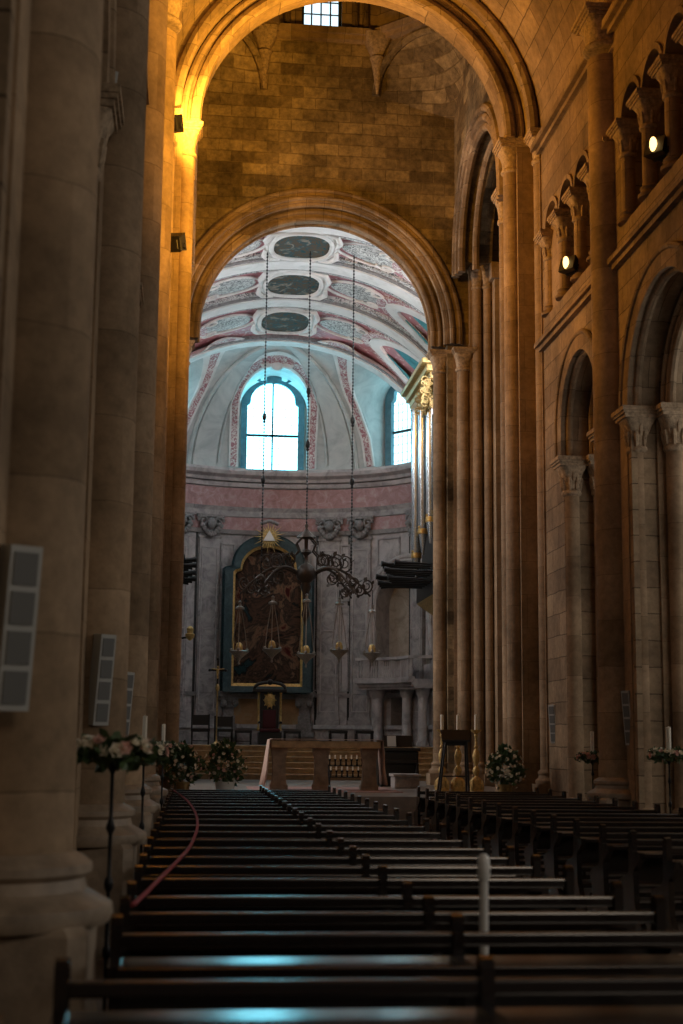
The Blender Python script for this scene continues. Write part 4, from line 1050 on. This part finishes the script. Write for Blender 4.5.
# ---- three tall gilt candlesticks
for k, (px, nm) in enumerate(((442,'behind the left edge of the black lectern'),(458,'seen between the legs of the black lectern'),(476,'standing clear right of the black lectern'))):
    x = atY(px, 720, 31.2).x; y = 31.2
    if k == 2: y = 30.9
    x = atY(px, 720, y).x
    t = thing('candlestick', (x, y, .75), 'tall gilt candlestick with a white candle, '+nm, 'candlestick', 'three tall gilt candlesticks')
    b = MB(); b.rings([sq_ring(x,y,.75+zz,q,q,tt,24) for zz,q,tt in ((0,.15,1),(.05,.15,1),(.08,.13,1),(.16,.11,.8),(.24,.13,.6),(.32,.10,.4),(.36,.06,0))])
    for q in range(4):
        a = PI/4+PI/2*q; b.tube([(x+.13*cos(a),y+.13*sin(a),.79),(x+.16*cos(a),y+.16*sin(a),.86),(x+.15*cos(a),y+.15*sin(a),1.0),(x+.08*cos(a),y+.08*sin(a),1.08)], [.035,.04,.035,.02], 8)
    b.build('base', M['gilt2'], t, True)
    b = MB(); b.lathe([(.05,.34),(.035,.38),(.07,.44),(.085,.50),(.06,.56),(.03,.60),(.05,.64),(.075,.74),(.085,.82),(.055,.92),(.03,.96),(.055,1.0),(.03,1.04),(.028,1.2),(.05,1.24),(.03,1.28),(.11,1.34),(.12,1.37),(.06,1.37)], (x,y,.75), 20); b.build('stem', M['gilt2'], t, True)
    b = MB(); zt_ = atY(px, 714.5, y).z; b.lathe([(.038,0),(.036,zt_-2.13),(.006,zt_-2.12)], (x,y,2.12), 14); b.build('candle', M['wax'], t, True)
# ---- grey block and black console in front of the right chancel pillars
t = thing('stone_block', (5.05, 34.4, .75), 'low grey stone block on the platform in front of the black organ console', 'block')
MB().bbox(4.82, 5.42, 34.1, 34.8, .75, 1.02, .025).build('block', M['marbled'], t); MB().bbox(4.78, 5.46, 34.06, 34.84, 1.02, 1.09, .02).build('top_slab', M['marbled'], t)
t = thing('organ_console', (5.2, 35.8, .75), 'black organ console with music desk beside the right chancel pillars', 'organ console')
b = MB(); b.bbox(4.60, 5.62, 35.5, 36.2, .75, 1.62, .03); b.bbox(4.55, 5.66, 35.42, 36.22, 1.62, 1.70, .02); b.build('case', M['woodb'], t)
MB().bbox(4.66, 5.56, 35.30, 35.55, 1.32, 1.40, .01).build('keyboard_shelf', M['woodb'], t)
MB().obox((5.12,35.7,1.86), (.36,0,0), (0,.05,.14), (0,-.012,.004)).build('music_desk', M['woodb'], t)
MB().obox((4.96,35.655,1.86), (.11,0,0), (0,.05,.13), (0,-.004,.001)).build('sheet_music', M['white'], t)
for x in (4.66, 5.56): b = MB(); b.lathe([(.05,0),(.035,.1),(.055,.3),(.035,.5),(.05,.57)], (x,35.36,.75), 12); b.build('leg', M['woodb'], t, True)

# ---- throne, stools, cross in the chancel
t = thing('throne', (2.78, 52.0, 1.70), 'tall dark throne with gilded posts and red seat under the altarpiece', 'throne')
def tb(*a, **k): return MB().bbox(*a, **k)
b = tb(2.36,3.20,51.6,52.4,1.70,2.15,b=.02); b.build('seat_box', M['woodb'], t)
tb(2.42,3.14,51.55,52.25,2.15,2.27,b=.04).build('seat_cushion', M['red'], t)
tb(2.44,3.12,52.25,52.36,2.2,3.65,b=.02).build('backrest', M['woodb'], t); tb(2.54,3.02,52.21,52.26,2.3,2.95,b=.02).build('back_cushion', M['red'], t)
b = MB()
b.ball((2.78,52.2,3.3), .2, 10, 7, (1,.25,1.3))
for k in range(10):
    a = 2*PI*k/10; b.tube([(2.78+.16*cos(a),52.2,3.3+.2*sin(a)),(2.78+.24*cos(a),52.18,3.3+.33*sin(a))], [.035,.015], 6)
b.build('carved_crest', M['gold'], t, True)
for q in (-1,1):
    b = MB(); b.lathe([(.05,0),(.05,.1),(.035,.14),(.05,.5),(.03,.54),(.05,.6),(.04,1.3),(.06,1.36),(.06,1.42)], (2.78+q*.40,52.25,2.2), 12); b.build('gilded_post', M['gold'], t, True)
    tb(2.78+q*.38-.05,2.78+q*.38+.05,51.55,52.25,2.45,2.53,b=.02).build('armrest', M['woodb'], t)
b = MB()
for i in range(17):
    a = PI*i/16
b.tube([(2.78+.56*cos(PI*i/16)*(1 if 1 else 1), 52.2, 3.68+.26*sin(PI*i/16)**.7) for i in range(17)], .06, 8); b.bbox(2.16,3.40,52.05,52.4,3.58,3.70,.02)
b.ball((2.78,52.15,3.95), .11, 10, 7); b.build('canopy', M['woodb'], t, True, 50)
def stool(x, y, z0, label, back=0):
    t = thing('stool', (x,y,z0), label, 'stool')
    tb(x-.30,x+.30,y-.22,y+.22,z0+.40,z0+.50,b=.03).build('seat', M['woodb'], t)
    for i in (-1,1):
        for j in (-1,1): b = MB(); b.lathe([(.03,0),(.022,.12),(.035,.25),(.03,.41)], (x+i*.26,y+j*.18,z0), 10); b.build('leg', M['woodb'], t, True)
    for j in (-1,1): MB().tube([(x-.26,y+j*.18,z0+.12),(x+.26,y+j*.18,z0+.12)], .014, 6).build('stretcher', M['woodb'], t)
    if back:
        for i in (-1,1): MB().tube([(x+i*.27,y+.2,z0+.45),(x+i*.27,y+.26,z0+back)], .025, 8).build('back_post', M['woodb'], t)
        MB().obox((x,y+.25,z0+back-.18), (.27,0,0), (0,.02,.0), (0,.01,.16)).build('back_panel', M['woodb'], t)
x = atY(243, 745, 50).x; stool(x, 50, 1.7, 'dark low stool left of the throne')
x = atY(292, 745, 50).x; stool(x, 50, 1.7, 'dark low stool right of the throne')
x = atY(200, 745, 45.5).x; stool(x, 45.5, 1.70, 'dark chair standing at the left edge of the chancel', .95)
x = atY(213, 745, 45.2).x; stool(x+.32, 45.2, 1.70, 'dark chair beside the gilded processional cross', .9)
x = atY(338, 745, 47).x; stool(x, 47, 1.7, 'dark low seat seen just over the middle of the altar')
x = atY(364, 745, 46.5).x; stool(x, 46.5, 1.7, 'dark low seat seen just over the right end of the altar')
t = thing('processional_cross', (.74, 44.4, 1.70), 'tall gilded crucifix on a pole left of the steps', 'cross')
x, y = .74, 44.4
b = MB(); b.lathe([(.17,0),(.17,.03),(.08,.06),(.03,.12),(.022,.2),(.022,1.0),(.035,1.02),(.022,1.05),(.02,1.62),(.05,1.66),(.075,1.74),(.05,1.82),(.02,1.86)], (x,y,1.7), 14); b.build('pole', M['brass'], t, True)
b = MB(); zc_ = 3.95; b.bbox(x-.03,x+.03,y-.02,y+.02,3.55,4.3,.008); b.bbox(x-.24,x+.24,y-.02,y+.02,zc_,zc_+.06,.008)
for p in ((x-.25,zc_+.03),(x+.25,zc_+.03),(x,4.32)): b.ball((p[0],y,p[1]), .045, 8, 6)
o = b.build('cross', M['woodb'], t)
b = MB(); b.tube([(x,y-.04,3.72),(x-.01,y-.05,3.86),(x,y-.05,3.97),(x,y-.05,4.03)], [.02,.03,.045,.03], 8); b.ball((x,y-.06,4.08), .035, 8, 6)
for q in (-1,1): b.tube([(x+q*.03,y-.045,4.0),(x+q*.2,y-.03,4.03)], [.02,.012], 6)
b.build('figure', M['gold'], o, True)

# ---- altarpiece, glory
def outl(hw, z0, zs, zt_, n=24):
    c0 = hw*.80
    pts = [(-hw,z0),(-hw,zs),(-hw+.06*hw,zs+.08),(-c0,zs+.14)]
    pts += [(-c0*cos(PI*i/n), zs+.14+(zt_-zs-.14)*sin(PI*i/n)) for i in range(1,n)]
    return pts+[(c0,zs+.14),(hw-.06*hw,zs+.08),(hw,zs),(hw,z0)]
zA = apse_z
pxm = XC-.10
t = thing('altarpiece', (pxm, 54.2, zA(692)), 'large dark altar painting in an arched dark green marble frame', 'painting')
def fr(mb, o1, o2, y0, y1):
    n = len(o1); mb.sweep([[ (pxm+o1[i][0],y1,o1[i][1]), (pxm+o1[i][0],y0,o1[i][1]), (pxm+o2[i][0],y0+.03,o2[i][1]), (pxm+o2[i][0],y1,o2[i][1])] for i in list(range(n))+[0]])
oa, ob = outl(1.66, zA(693), zA(572), zA(538)), outl(1.34, zA(687), zA(574), zA(547))
b = MB(); fr(b, oa, ob, 53.75, 54.4); oc = outl(1.76, zA(694), zA(571), zA(536)); fr(b, oc, oa, 53.95, 54.4); b.build('frame', M['greenm'], t)
od = outl(1.26, zA(684), zA(576), zA(549.5))
b = MB(); fr(b, ob, od, 53.84, 54.1); b.build('gilt_border', M['gold'], t)
b = MB(); b.add([(pxm+p[0],54.02,p[1]) for p in ob], [tuple(range(len(ob)))]); b.build('canvas', M['canvas'], t)
t = thing('glory', (pxm, 53.6, zA(538)), 'white triangle in a burst of gilded rays on top of the altarpiece', 'ornament')
g0 = Vector((pxm-.02, 53.56, zA(540)))
b = MB()
for k in range(26):
    a = 2*PI*k/26; r1 = (.62 if k % 2 else .44)
    dv = Vector((cos(a),0,sin(a))); b.tube([g0+dv*.12, g0+dv*.3, g0+dv*r1], [.035,.03,.004], 6)
b.build('rays', M['gilt2'], t, True)
b = MB(); tr = [(-.23,-.16),(.23,-.16),(0,.25)]; b.add([g0+Vector((p[0],-.10,p[1])) for p in tr]+[g0+Vector((p[0],.06,p[1])) for p in tr], [(0,1,2),(5,4,3),(0,3,4,1),(1,4,5,2),(2,5,3,0)]); b.build('triangle', M['white_tri'], t)
b = MB(); b.ball(g0+Vector((0,.08,0)), .28, 14, 8, (1,.25,1)); b.tube([g0+Vector((-.35,.06,.5)), g0+Vector((0,.02,.62)), g0+Vector((.35,.06,.5))], .07, 8); b.build('boss', M['carve_grey'], t, True)

# ---- organ on the right and its twin trumpets on the left
def organ(s, label):
    X = lambda o: XC + s*o
    dx = .42; X = lambda o: XC + s*(min(o+dx, 5.15))
    t = thing('organ', (X(5.0), 44, 6.4), label, 'organ')
    def bx(o0, o1, y0, y1, z0, z1, b_=.03): q = sorted((X(o0), X(o1))); return MB().bbox(q[0], q[1], y0, y1, z0, z1, b_)
    b = bx(4.15, 5.7, 42.6, 46.2, 7.2, 12.9); b.ext(bx(4.0, 5.75, 42.4, 46.4, 6.35, 7.2)); b.build('case', M['woodb'], t)
    b = bx(3.75, 5.75, 42.2, 46.4, 12.95, 13.15); b.ext(bx(3.62, 5.75, 42.0, 46.4, 13.15, 13.35)); b.ext(bx(3.45, 5.75, 41.8, 46.4, 13.35, 13.5)); b.build('cornice', M['gilt2'], t)
    b = MB()                                         # pierced gilt carving over the pipes
    random.seed(5)
    for yy0 in (43.9, 42.8):
        for k in range(34):
            p = Vector((X(3.68+random.uniform(0,.12)), yy0+random.uniform(-.4,.45), random.uniform(12.05,12.95)))
            r_ = random.uniform(.07,.14); pth = [p+Vector((s*-.02*j/10, r_*cos(j/9*2*PI*.9), r_*sin(j/9*2*PI*.9))) for j in range(10)]
            b.tube(pth, .028, 5)
        for k in range(24):
            p = Vector((X(3.55+random.uniform(0,.5)), yy0-.5, random.uniform(12.05,12.95))); r_ = random.uniform(.06,.12)
            b.tube([p+Vector((r_*cos(j/9*2*PI*.9), 0, r_*sin(j/9*2*PI*.9))) for j in range(10)], .026, 5)
    b.build('carving', M['gilt2'], t, True)
    pipes = [(3.62,44.0,.16,6.9,12.3),(3.74,43.45,.15,7.6,12.2),(3.90,42.95,.15,7.9,12.2),(4.14,42.50,.16,8.1,12.0),(4.50,42.42,.15,8.1,12.0),(3.70,44.6,.15,8.0,12.3)]
    for o_, y, r, z0, z1 in pipes:
        b = MB(); b.lathe([(.035,z0-.0),(r,z0+.75),(r,z1)], (X(o_),y,0), 20); p = b.build('pipe', M['pipe'], t, True)
        b = MB(); b.lathe([(r*1.04,z0+.66),(r*1.08,z0+.74),(r*1.04,z0+.82)], (X(o_),y,0), 16); b.ball((X(o_)-s*r*.8, y-r*.5, z0+.86), .05, 6, 5); b.build('mouth', M['gold'], p, True)
    k = 0
    for zz, n in ((7.25,5),(7.0,6),(6.75,6)):
        for j in range(n):
            y = 42.7+.5*j+(.2 if n == 5 else 0); L_ = 1.05+.35*((j*7+k*3) % 4)/3
            b = MB(); b.tube([(X(4.05),y,zz),(X(4.05-L_*.6),y,zz+.02),(X(4.05-L_),y,zz+.03),(X(4.05-L_-.22),y,zz+.04)], [.028,.036,.05,.095], 10, True); b.build('trumpet_pipe', M['black'], t, True)
        k += 1
    b = MB(); b.rings([[ (X(4.3),42.8,zz) if 0 else (X(q0),y0,zz), (X(5.75),y0,zz), (X(5.75),y1,zz), (X(q0),y1,zz)] for q0,y0,y1,zz in ((4.9,43.6,45.2,5.2),(4.6,43.1,45.7,5.8),(4.0,42.4,46.4,6.35))]); b.build('corbel', M['gilt2'], t)
organ(1, 'gilded organ with tall tin pipes and dark horizontal trumpets by the right chancel arch shafts')
organ(-1, 'twin organ on the left of which only dark horizontal trumpets show past the pillar')

# ---- balcony on the right apse wall
random.seed(3)
t = thing('balcony', (7.4, 52.5, 4.2), 'curved stone balcony with balusters in front of the arched niche', 'balcony')
THB0, THB1 = th_at(370), min(th_at(436)+8, 88)
def arcb(off, z_, n=24): return [fw(THB0+(THB1-THB0)*i/n, z_, off) for i in range(n+1)]
zf0, zf1 = atY(390, 689, 52).z, atY(390, 682, 52).z; zr = atY(390, 657, 52).z
b = MB(); OF = .95
for z0_, z1_, of in ((zf0,zf0+.10,OF-.18),(zf0+.10,zf1-.04,OF-.08),(zf1-.04,zf1+.08,OF+.06)):
    A_, B_, C_, D_ = arcb(-.02,z0_), arcb(of,z0_), arcb(of,z1_), arcb(-.02,z1_); b.sweep([[A_[i],B_[i],C_[i],D_[i]] for i in range(25)])
b.build('floor_slab', M['marble'], t)
b = MB()
for z0_, z1_, o0, o1 in ((zr-.10,zr,OF-.22,OF+.04),(zf1+.08,zf1+.16,OF-.20,OF+.02)):
    A_, B_, C_, D_ = arcb(o0,z0_), arcb(o1,z0_), arcb(o1,z1_), arcb(o0,z1_); b.sweep([[A_[i],B_[i],C_[i],D_[i]] for i in range(25)])
for q in (THB0, THB1):
    e0 = [fw(q,zr-.1,0),fw(q,zr-.1,OF),fw(q,zr,OF),fw(q,zr,0)]; e1 = [fw(q+2.2,zr-.1,0),fw(q+2.2,zr-.1,OF),fw(q+2.2,zr,OF),fw(q+2.2,zr,0)]; b.sweep([e0,e1])
b.build('handrail', M['marble'], t)
for i in range(31):
    p = fw(THB0+(THB1-THB0)*(i+.5)/31, 0, OF-.09); hh = zr-.10-(zf1+.16); b = MB()
    if i % 6 == 3: b.box(p.x-.09,p.x+.09,p.y-.09,p.y+.09,zf1+.15,zr-.09); b.build('newel', M['marble'], t)
    else:
        b.lathe([(.04,0),(.03,.05*hh),(.055,.25*hh),(.05,.4*hh),(.025,.62*hh),(.03,.9*hh),(.045,hh)], (p.x,p.y,zf1+.155), 10); b.build('baluster', M['marble'], t, True)
for q in (THB0+6, TD-9, TD+9, THB1-6):
    p = fw(q,0,.35); b = MB(); b.lathe([(.24,0),(.24,.1),(.18,.2),(.17,1.9),(.16,zf0-1.7-.35),(.24,zf0-1.7-.2),(.28,zf0-1.7)], (p.x,p.y,1.7), 16); b.build('supporting_column', M['marble'], t, True)

# ---- sanctuary lamp hanger
t = thing('lamp_hanger', (3.13, 40.5, 7.4), 'dark scrolled iron hanger on three long chains in front of the apse', 'chandelier')
CYY = 40.5
def spiral(c, r, a0, turns, dirn, n=26): return [Vector((c[0]+r*(1-.8*i/n)*cos(a0+dirn*turns*2*PI*i/n), CYY+c[2]*0, c[1]+r*(1-.8*i/n)*sin(a0+dirn*turns*2*PI*i/n))) for i in range(n+1)]
b = MB(); c = (3.13, CYY)
b.lathe([(.02,8.05),(.06,7.98),(.03,7.9),(.10,7.80),(.26,7.66),(.28,7.62),(.06,7.6),(.05,7.3),(.14,7.26),(.16,7.2),(.05,7.1),(.05,6.9),(.20,6.80),(.30,6.62),(.26,6.45),(.12,6.32),(.16,6.2),(.10,6.05),(.07,5.6),(.12,5.4),(.06,5.25),(.01,5.1)], (3.13,CYY,0), 18)
for q in (-1,1):
    for dy in (-.18,.18): b.tube([(3.13+q*.12,CYY+dy,7.64),(3.13+q*.28,CYY+dy,7.45),(3.13+q*.2,CYY+dy,7.25),(3.13+q*.36,CYY+dy,7.08),(3.13+q*.42,CYY+dy,7.16)], .03, 6)
b.build('body', M['bronze'], t, True, 60)
random.seed(9)
for q in (-1,1):
    for dy in (-.3, 0, .3):
        k = 1-.28*(dy != 0); b = MB()
        pth = [Vector((3.13+q*(.15+1.72*k*u), CYY+dy*u*2, 6.52+.30*sin(u*PI*1.15)-.42*u*u)) for u in lin(0,1,16)]
        b.tube(pth, [.05-.022*u for u in lin(0,1,16)], 7)
        for u, up, r_ in ((.30,1,.24),(.52,-1,.22),(.62,1,.26),(.82,-1,.18),(.95,1,.2)):
            p = pth[int(u*16)]; a0 = -PI/2 if up > 0 else PI/2
            sp_ = [Vector((p.x+q*r_*(1-.75*i/22)*sin(i/22*3.2*PI)*.9, p.y, p.z+up*(r_-r_*(1-.75*i/22)*cos(i/22*3.2*PI)))) for i in range(23)]
            b.tube(sp_, [.024-.010*i/22 for i in range(23)], 6)
            for j in range(3):
                d = Vector((q*random.uniform(-.3,.8), random.uniform(-.3,.3), up*random.uniform(.3,1))).normalized(); leaf(b, sp_[4+j*4], d, random.uniform(.10,.17), random.uniform(0,6))
        b.build('scroll_arm', M['bronze'], t, True)
def chain(p0, p1):
    b = MB(); L_ = (p1-p0).length; n = int(L_/.10); d = (p1-p0)/n
    for i in range(n):
        p = p0+d*i
        b.rings([[p+d*.12+Vector(v)*.010 for v in ((1,0,0),(0,1,0),(-1,0,0),(0,-1,0))],[p+d*.5+Vector(v)*.030 for v in ((1,0,0),(0,1,0),(-1,0,0),(0,-1,0))],[p+d*1.0+Vector(v)*.010 for v in ((1,0,0),(0,1,0),(-1,0,0),(0,-1,0))]])
    b.tube([p0,p1], .010, 5)
    for u in (.28, .47):
        c_ = p0+(p1-p0)*u; b.ball(c_, .065, 8, 6, (1,1,1.9)); b.ball(c_+Vector((0,0,-.15)), .045, 8, 6)
    return b
for xt, zb_ in ((1.85, 6.55), (3.13, 8.03), (4.44, 6.6)):
    zt_ = ZC+VH*sqrt(1-((xt-XC)/VA)**2)
    chain(Vector((xt,CYY,zb_)), Vector((xt,CYY,zt_))).build('chain', M['iron'], t)
def lampd(px, pyt, pyb, nm, dy):
    y = CYY+dy; p = atY(px, pyb, y); zt_ = atY(px, pyt, y).z; x = p.x
    t = thing('sanctuary_lamp', (x,y,p.z), 'hanging silver oil lamp, '+nm, 'lamp', 'hanging oil lamps')
    b = MB(); z0 = p.z; b.lathe([(.0,-.34),(.03,-.30),(.02,-.24),(.06,-.16),(.17,-.06),(.27,.02),(.28,.05),(.20,.07),(.18,.05)], (x,y,z0), 20); b.build('bowl', M['silver'], t, True)
    b = MB(); b.lathe([(.10,.05),(.11,.16),(.08,.26),(.03,.30)], (x,y,z0), 14); b.build('glass', M['gold'], t, True)
    b = MB()
    for k in range(3):
        a = 2*PI*k/3+.4; b.ball((x+.25*cos(a),y+.25*sin(a),z0+.09), .05, 8, 6); b.tube([(x+.25*cos(a),y+.25*sin(a),z0+.07),(x+.17*cos(a),y+.17*sin(a),(z0+zt_)/2),(x+.04*cos(a),y+.04*sin(a),zt_)], .013, 5)
    b.build('lamp_chain', M['silver'], t, True)
    b = MB(); b.lathe([(.13,-.03),(.12,.02),(.05,.06),(.03,.14),(.05,.18),(.0,.22)], (x,y,zt_), 14); b.build('cap', M['silver'], t, True)
    b = MB(); b.tube([(x,y,zt_+.2),(x,y,atY(px,590,y).z)], .012, 5); b.build('hook', M['iron'], t)
lampd(239,608,653,'the first from the left, over the painting edge',-.3)
lampd(272,603,651,'in front of the middle of the painting',.3)
lampd(306,601,656,'lowest one below the centre of the iron hanger',-.5)
lampd(339,604,652,'between the painting and the balcony',.3)
lampd(372,612,655,'the slender one in front of the balcony',-.3)

# ---- column loudspeakers and floodlights
def speaker(px, py, Y, w_, h_, face, label, pitch=.10):
    p = atY(px, py, Y); t = thing('loudspeaker', tuple(p), label, 'loudspeaker', 'white column loudspeakers on the pillars')
    fdir = Vector((face[0], face[1], -pitch)).normalized(); side = Vector((-face[1], face[0], 0)).normalized(); up = side.cross(fdir)*-1
    if up.z < 0: up = -up
    b = MB(); b.obox(p-fdir*.06, side*w_/2, fdir*.06, up*h_/2); b.build('case', M['white'], t)
    for k in range(4):
        q = p+up*h_*(-.36+.24*k)+fdir*.002
        b = MB(); b.obox(q, side*w_*.37, fdir*.006, up*h_*.10); b.build('grille', M['grille'], t)
    b = MB(); e_ = -1
    b.obox(p-fdir*.17, side*.02, fdir*.07, up*.03); b.obox(p-fdir*.17+up*h_*.3, side*.015, fdir*.06, up*.02); b.build('bracket', M['black'], t)
speaker(20, 628, 7.02, .17, .80, (.55,-.83), 'white column loudspeaker on the nearest left pillar')
speaker(105, 680, 12.8, .16, .80, (.62,-.78), 'white column loudspeaker on the second left pillar above the flower wreath')
speaker(127, 705, 18.25, .15, .82, (.66,-.75), 'white column loudspeaker on the third left pillar, partly hidden by the second')
speaker(552.5, 724, 29.0, .17, .78, (-.80,-.60), 'white column loudspeaker on the crossing pillar right of the bouquet')
speaker(627, 718, 23.85, .17, .92, (-.85,-.52), 'white column loudspeaker on the tall right pillar')
def flood(p, aim, label, glow, sc=1.0, name='floodlight', mount=(-.3,0,0), case='black'):
    p = Vector(p); t = thing(name, tuple(p), label, 'floodlight', None)
    d = (Vector(aim)-p).normalized(); u = d.orthogonal().normalized(); s_ = Vector((0,0,1)).cross(d).normalized(); u = d.cross(s_)
    b = MB(); secs = []
    for k, q in ((-.16,.08),(-.10,.13),(.10,.17),(.12,.17)):
        secs.append([p+d*k*sc+s_*i*q*sc*1.2+u*j*q*sc for i, j in ((-1,-1),(1,-1),(1,1),(-1,1))])
    b.sweep(secs)
    for k in range(4): b.obox(p-d*(.05+.03*k)*sc, s_*.15*sc, d*.006*sc, u*.15*sc)
    b.build('housing', M[case], t)
    lb = MB()
    if glow: lb.ball(p+d*.15*sc, .085*sc, 12, 8, (.8,.8,1.7))
    else: lb.obox(p+d*.122*sc, s_*.17*sc, d*.004, u*.14*sc)
    lb.build('bulb' if glow else 'lens', M['lampglow'] if glow else M['grille'], t, glow)
    m0 = p+Vector(mount); b = MB(); b.tube([p-d*.02+s_*.22*sc, p-d*.02+s_*.22*sc-u*.1*sc, m0, p-d*.02-s_*.22*sc-u*.1*sc, p-d*.02-s_*.22*sc], .018*sc, 6); b.bbox(m0.x-.06*sc,m0.x+.06*sc,m0.y-.06*sc,m0.y+.06*sc,m0.z-.06*sc,m0.z+.06*sc,.01); b.build('bracket', M['black'], t)
f1 = atY(171,124,28.6); f2 = atY(174,243,28.6)
flood(f1, (2,36,18), 'black floodlight upper of two on the left pillar beneath the big arch', False, 1.1, mount=(-.16,0,-.05))
flood(f2, (1,35,16), 'black floodlight lower of two on the left pillar beneath the big arch', False, 1.1, mount=(-.16,0,-.05))
f3 = atX(570,266,7.28); f4 = atX(658,149,7.28)
flood(f3, f3+Vector((-.75,-.55,.30)), 'glowing lamp on the gallery ledge left of the tall right pillar', True, .9, 'gallery_lamp', (.16,.05,-.20))
flood(f4, f4+Vector((-.75,-.55,.30)), 'glowing lamp on the gallery ledge at the right edge of the photo', True, .9, 'gallery_lamp', (.16,.05,-.20))
f5 = f4+Vector((0,-5.6,0)); flood(f5, f5+Vector((-.75,-.2,.30)), 'added glowing lamp on the gallery ledge, unseen past the right edge of the frame', True, .9, 'gallery_lamp', (.16,.05,-.20))  # unseen extra lamp, added to throw orange light on the left pillars
fp = atY(110,92,12.7)
t = thing('tilted_floodlight', tuple(fp), 'pale tilted lamp panel high on the second left pillar', 'floodlight')
b = MB(); b.obox(fp, (.035,.02,0), (-.02,.05,.0), (.02,0,.19)); b.build('panel', M['white'], t)
b = MB(); b.tube([fp, fp+Vector((-.1,.1,-.12)), fp+Vector((-.3,.3,-.15))], .02, 6); b.build('bracket', M['black'], t)
# dark wall bracket on the left apse side
q = atY(190,634,48); t = thing('wall_lamp', tuple(q), 'small dark bracket lamp on the left side wall of the chancel', 'lamp')
b = MB(); b.tube([q+Vector((-2.8,0,-.1)), q+Vector((-1,0,-.25)), q+Vector((0,0,-.1))], .035, 6); b.build('arm', M['iron'], t, True)
b = MB(); b.lathe([(.03,-.22),(.14,-.12),(.16,.0),(.10,.03),(.12,.18),(.05,.26)], tuple(q), 14); b.build('lantern', M['gold'], t, True)

# ================================================================== light
w = bpy.data.worlds.new('world'); S.world = w; w.use_nodes = True
bg = w.node_tree.nodes['Background']; bg.inputs[0].default_value = (.75,.80,.85,1); bg.inputs[1].default_value = .03
def light(name, kind, loc, energy, color, target=None, **kw):
    l = bpy.data.lights.new(name, kind); l.energy = energy; l.color = color
    for k, v in kw.items(): setattr(l, k, v)
    o = bpy.data.objects.new(name, l); COL.objects.link(o); o.location = loc
    if target is not None: o.rotation_euler = (Vector(target)-Vector(loc)).to_track_quat('-Z','Y').to_euler()
    return o
OR = (1.0,.46,.05)
light('gallery_lamp_light', 'SPOT', f3+Vector((-.35,-.15,.15)), 4200, OR, (-.4, 29.8, 15.9), spot_size=rad(95), spot_blend=.9, shadow_soft_size=.1)
light('gallery_lamp_light', 'SPOT', f4+Vector((-.35,-.10,.15)), 5600, OR, (-.6, 26.2, 14.6), spot_size=rad(80), spot_blend=.9, shadow_soft_size=.1)
light('gallery_lamp_light', 'SPOT', f5+Vector((-.35,.2,.15)), 3600, OR, (-.5, 21.5, 14.2), spot_size=rad(90), spot_blend=.9, shadow_soft_size=.1)  # beam of the added unseen lamp, aimed at the left pillars
light('floodlight_beam', 'SPOT', f1+Vector((.35,.3,.15)), 1400, OR, (3.2, 33, 17.5), spot_size=rad(140), spot_blend=.9, shadow_soft_size=.1)
light('floodlight_beam', 'SPOT', f2+Vector((.35,.1,.12)), 1300, OR, (7.5, 27, 13.5), spot_size=rad(110), spot_blend=.9, shadow_soft_size=.1)
light('aisle_daylight', 'AREA', (sx(1, 9.3), 13, 5.5), 800, (1.0,.94,.86), (sx(1,4), 13, 4.5), shape='RECTANGLE', size=24, size_y=5)
light('aisle_daylight', 'AREA', (sx(-1, 9.3), 20, 5.5), 120, (.9,.92,.9), (sx(-1,4), 20, 5), shape='RECTANGLE', size=16, size_y=5)
light('transept_daylight', 'AREA', (-6.0, 34.2, 8.5), 700, (1.0,.90,.84), (7, 34.5, 6), shape='RECTANGLE', size=4, size_y=9)
light('west_window_daylight', 'AREA', (6.0, -5.0, 9), 170, (1.0,.82,.64), (1.5, 18, 4), shape='DISK', size=4)
vs = S.view_settings; S.display_settings.display_device = 'sRGB'
vs.view_transform = 'Standard'; vs.look = 'None'; vs.exposure = 0; vs.gamma = 1; vs.use_curve_mapping = False
S.cycles.max_bounces = 8; S.cycles.diffuse_bounces = 5; S.cycles.use_denoising = True; S.cycles.caustics_reflective = False; S.cycles.caustics_refractive = False
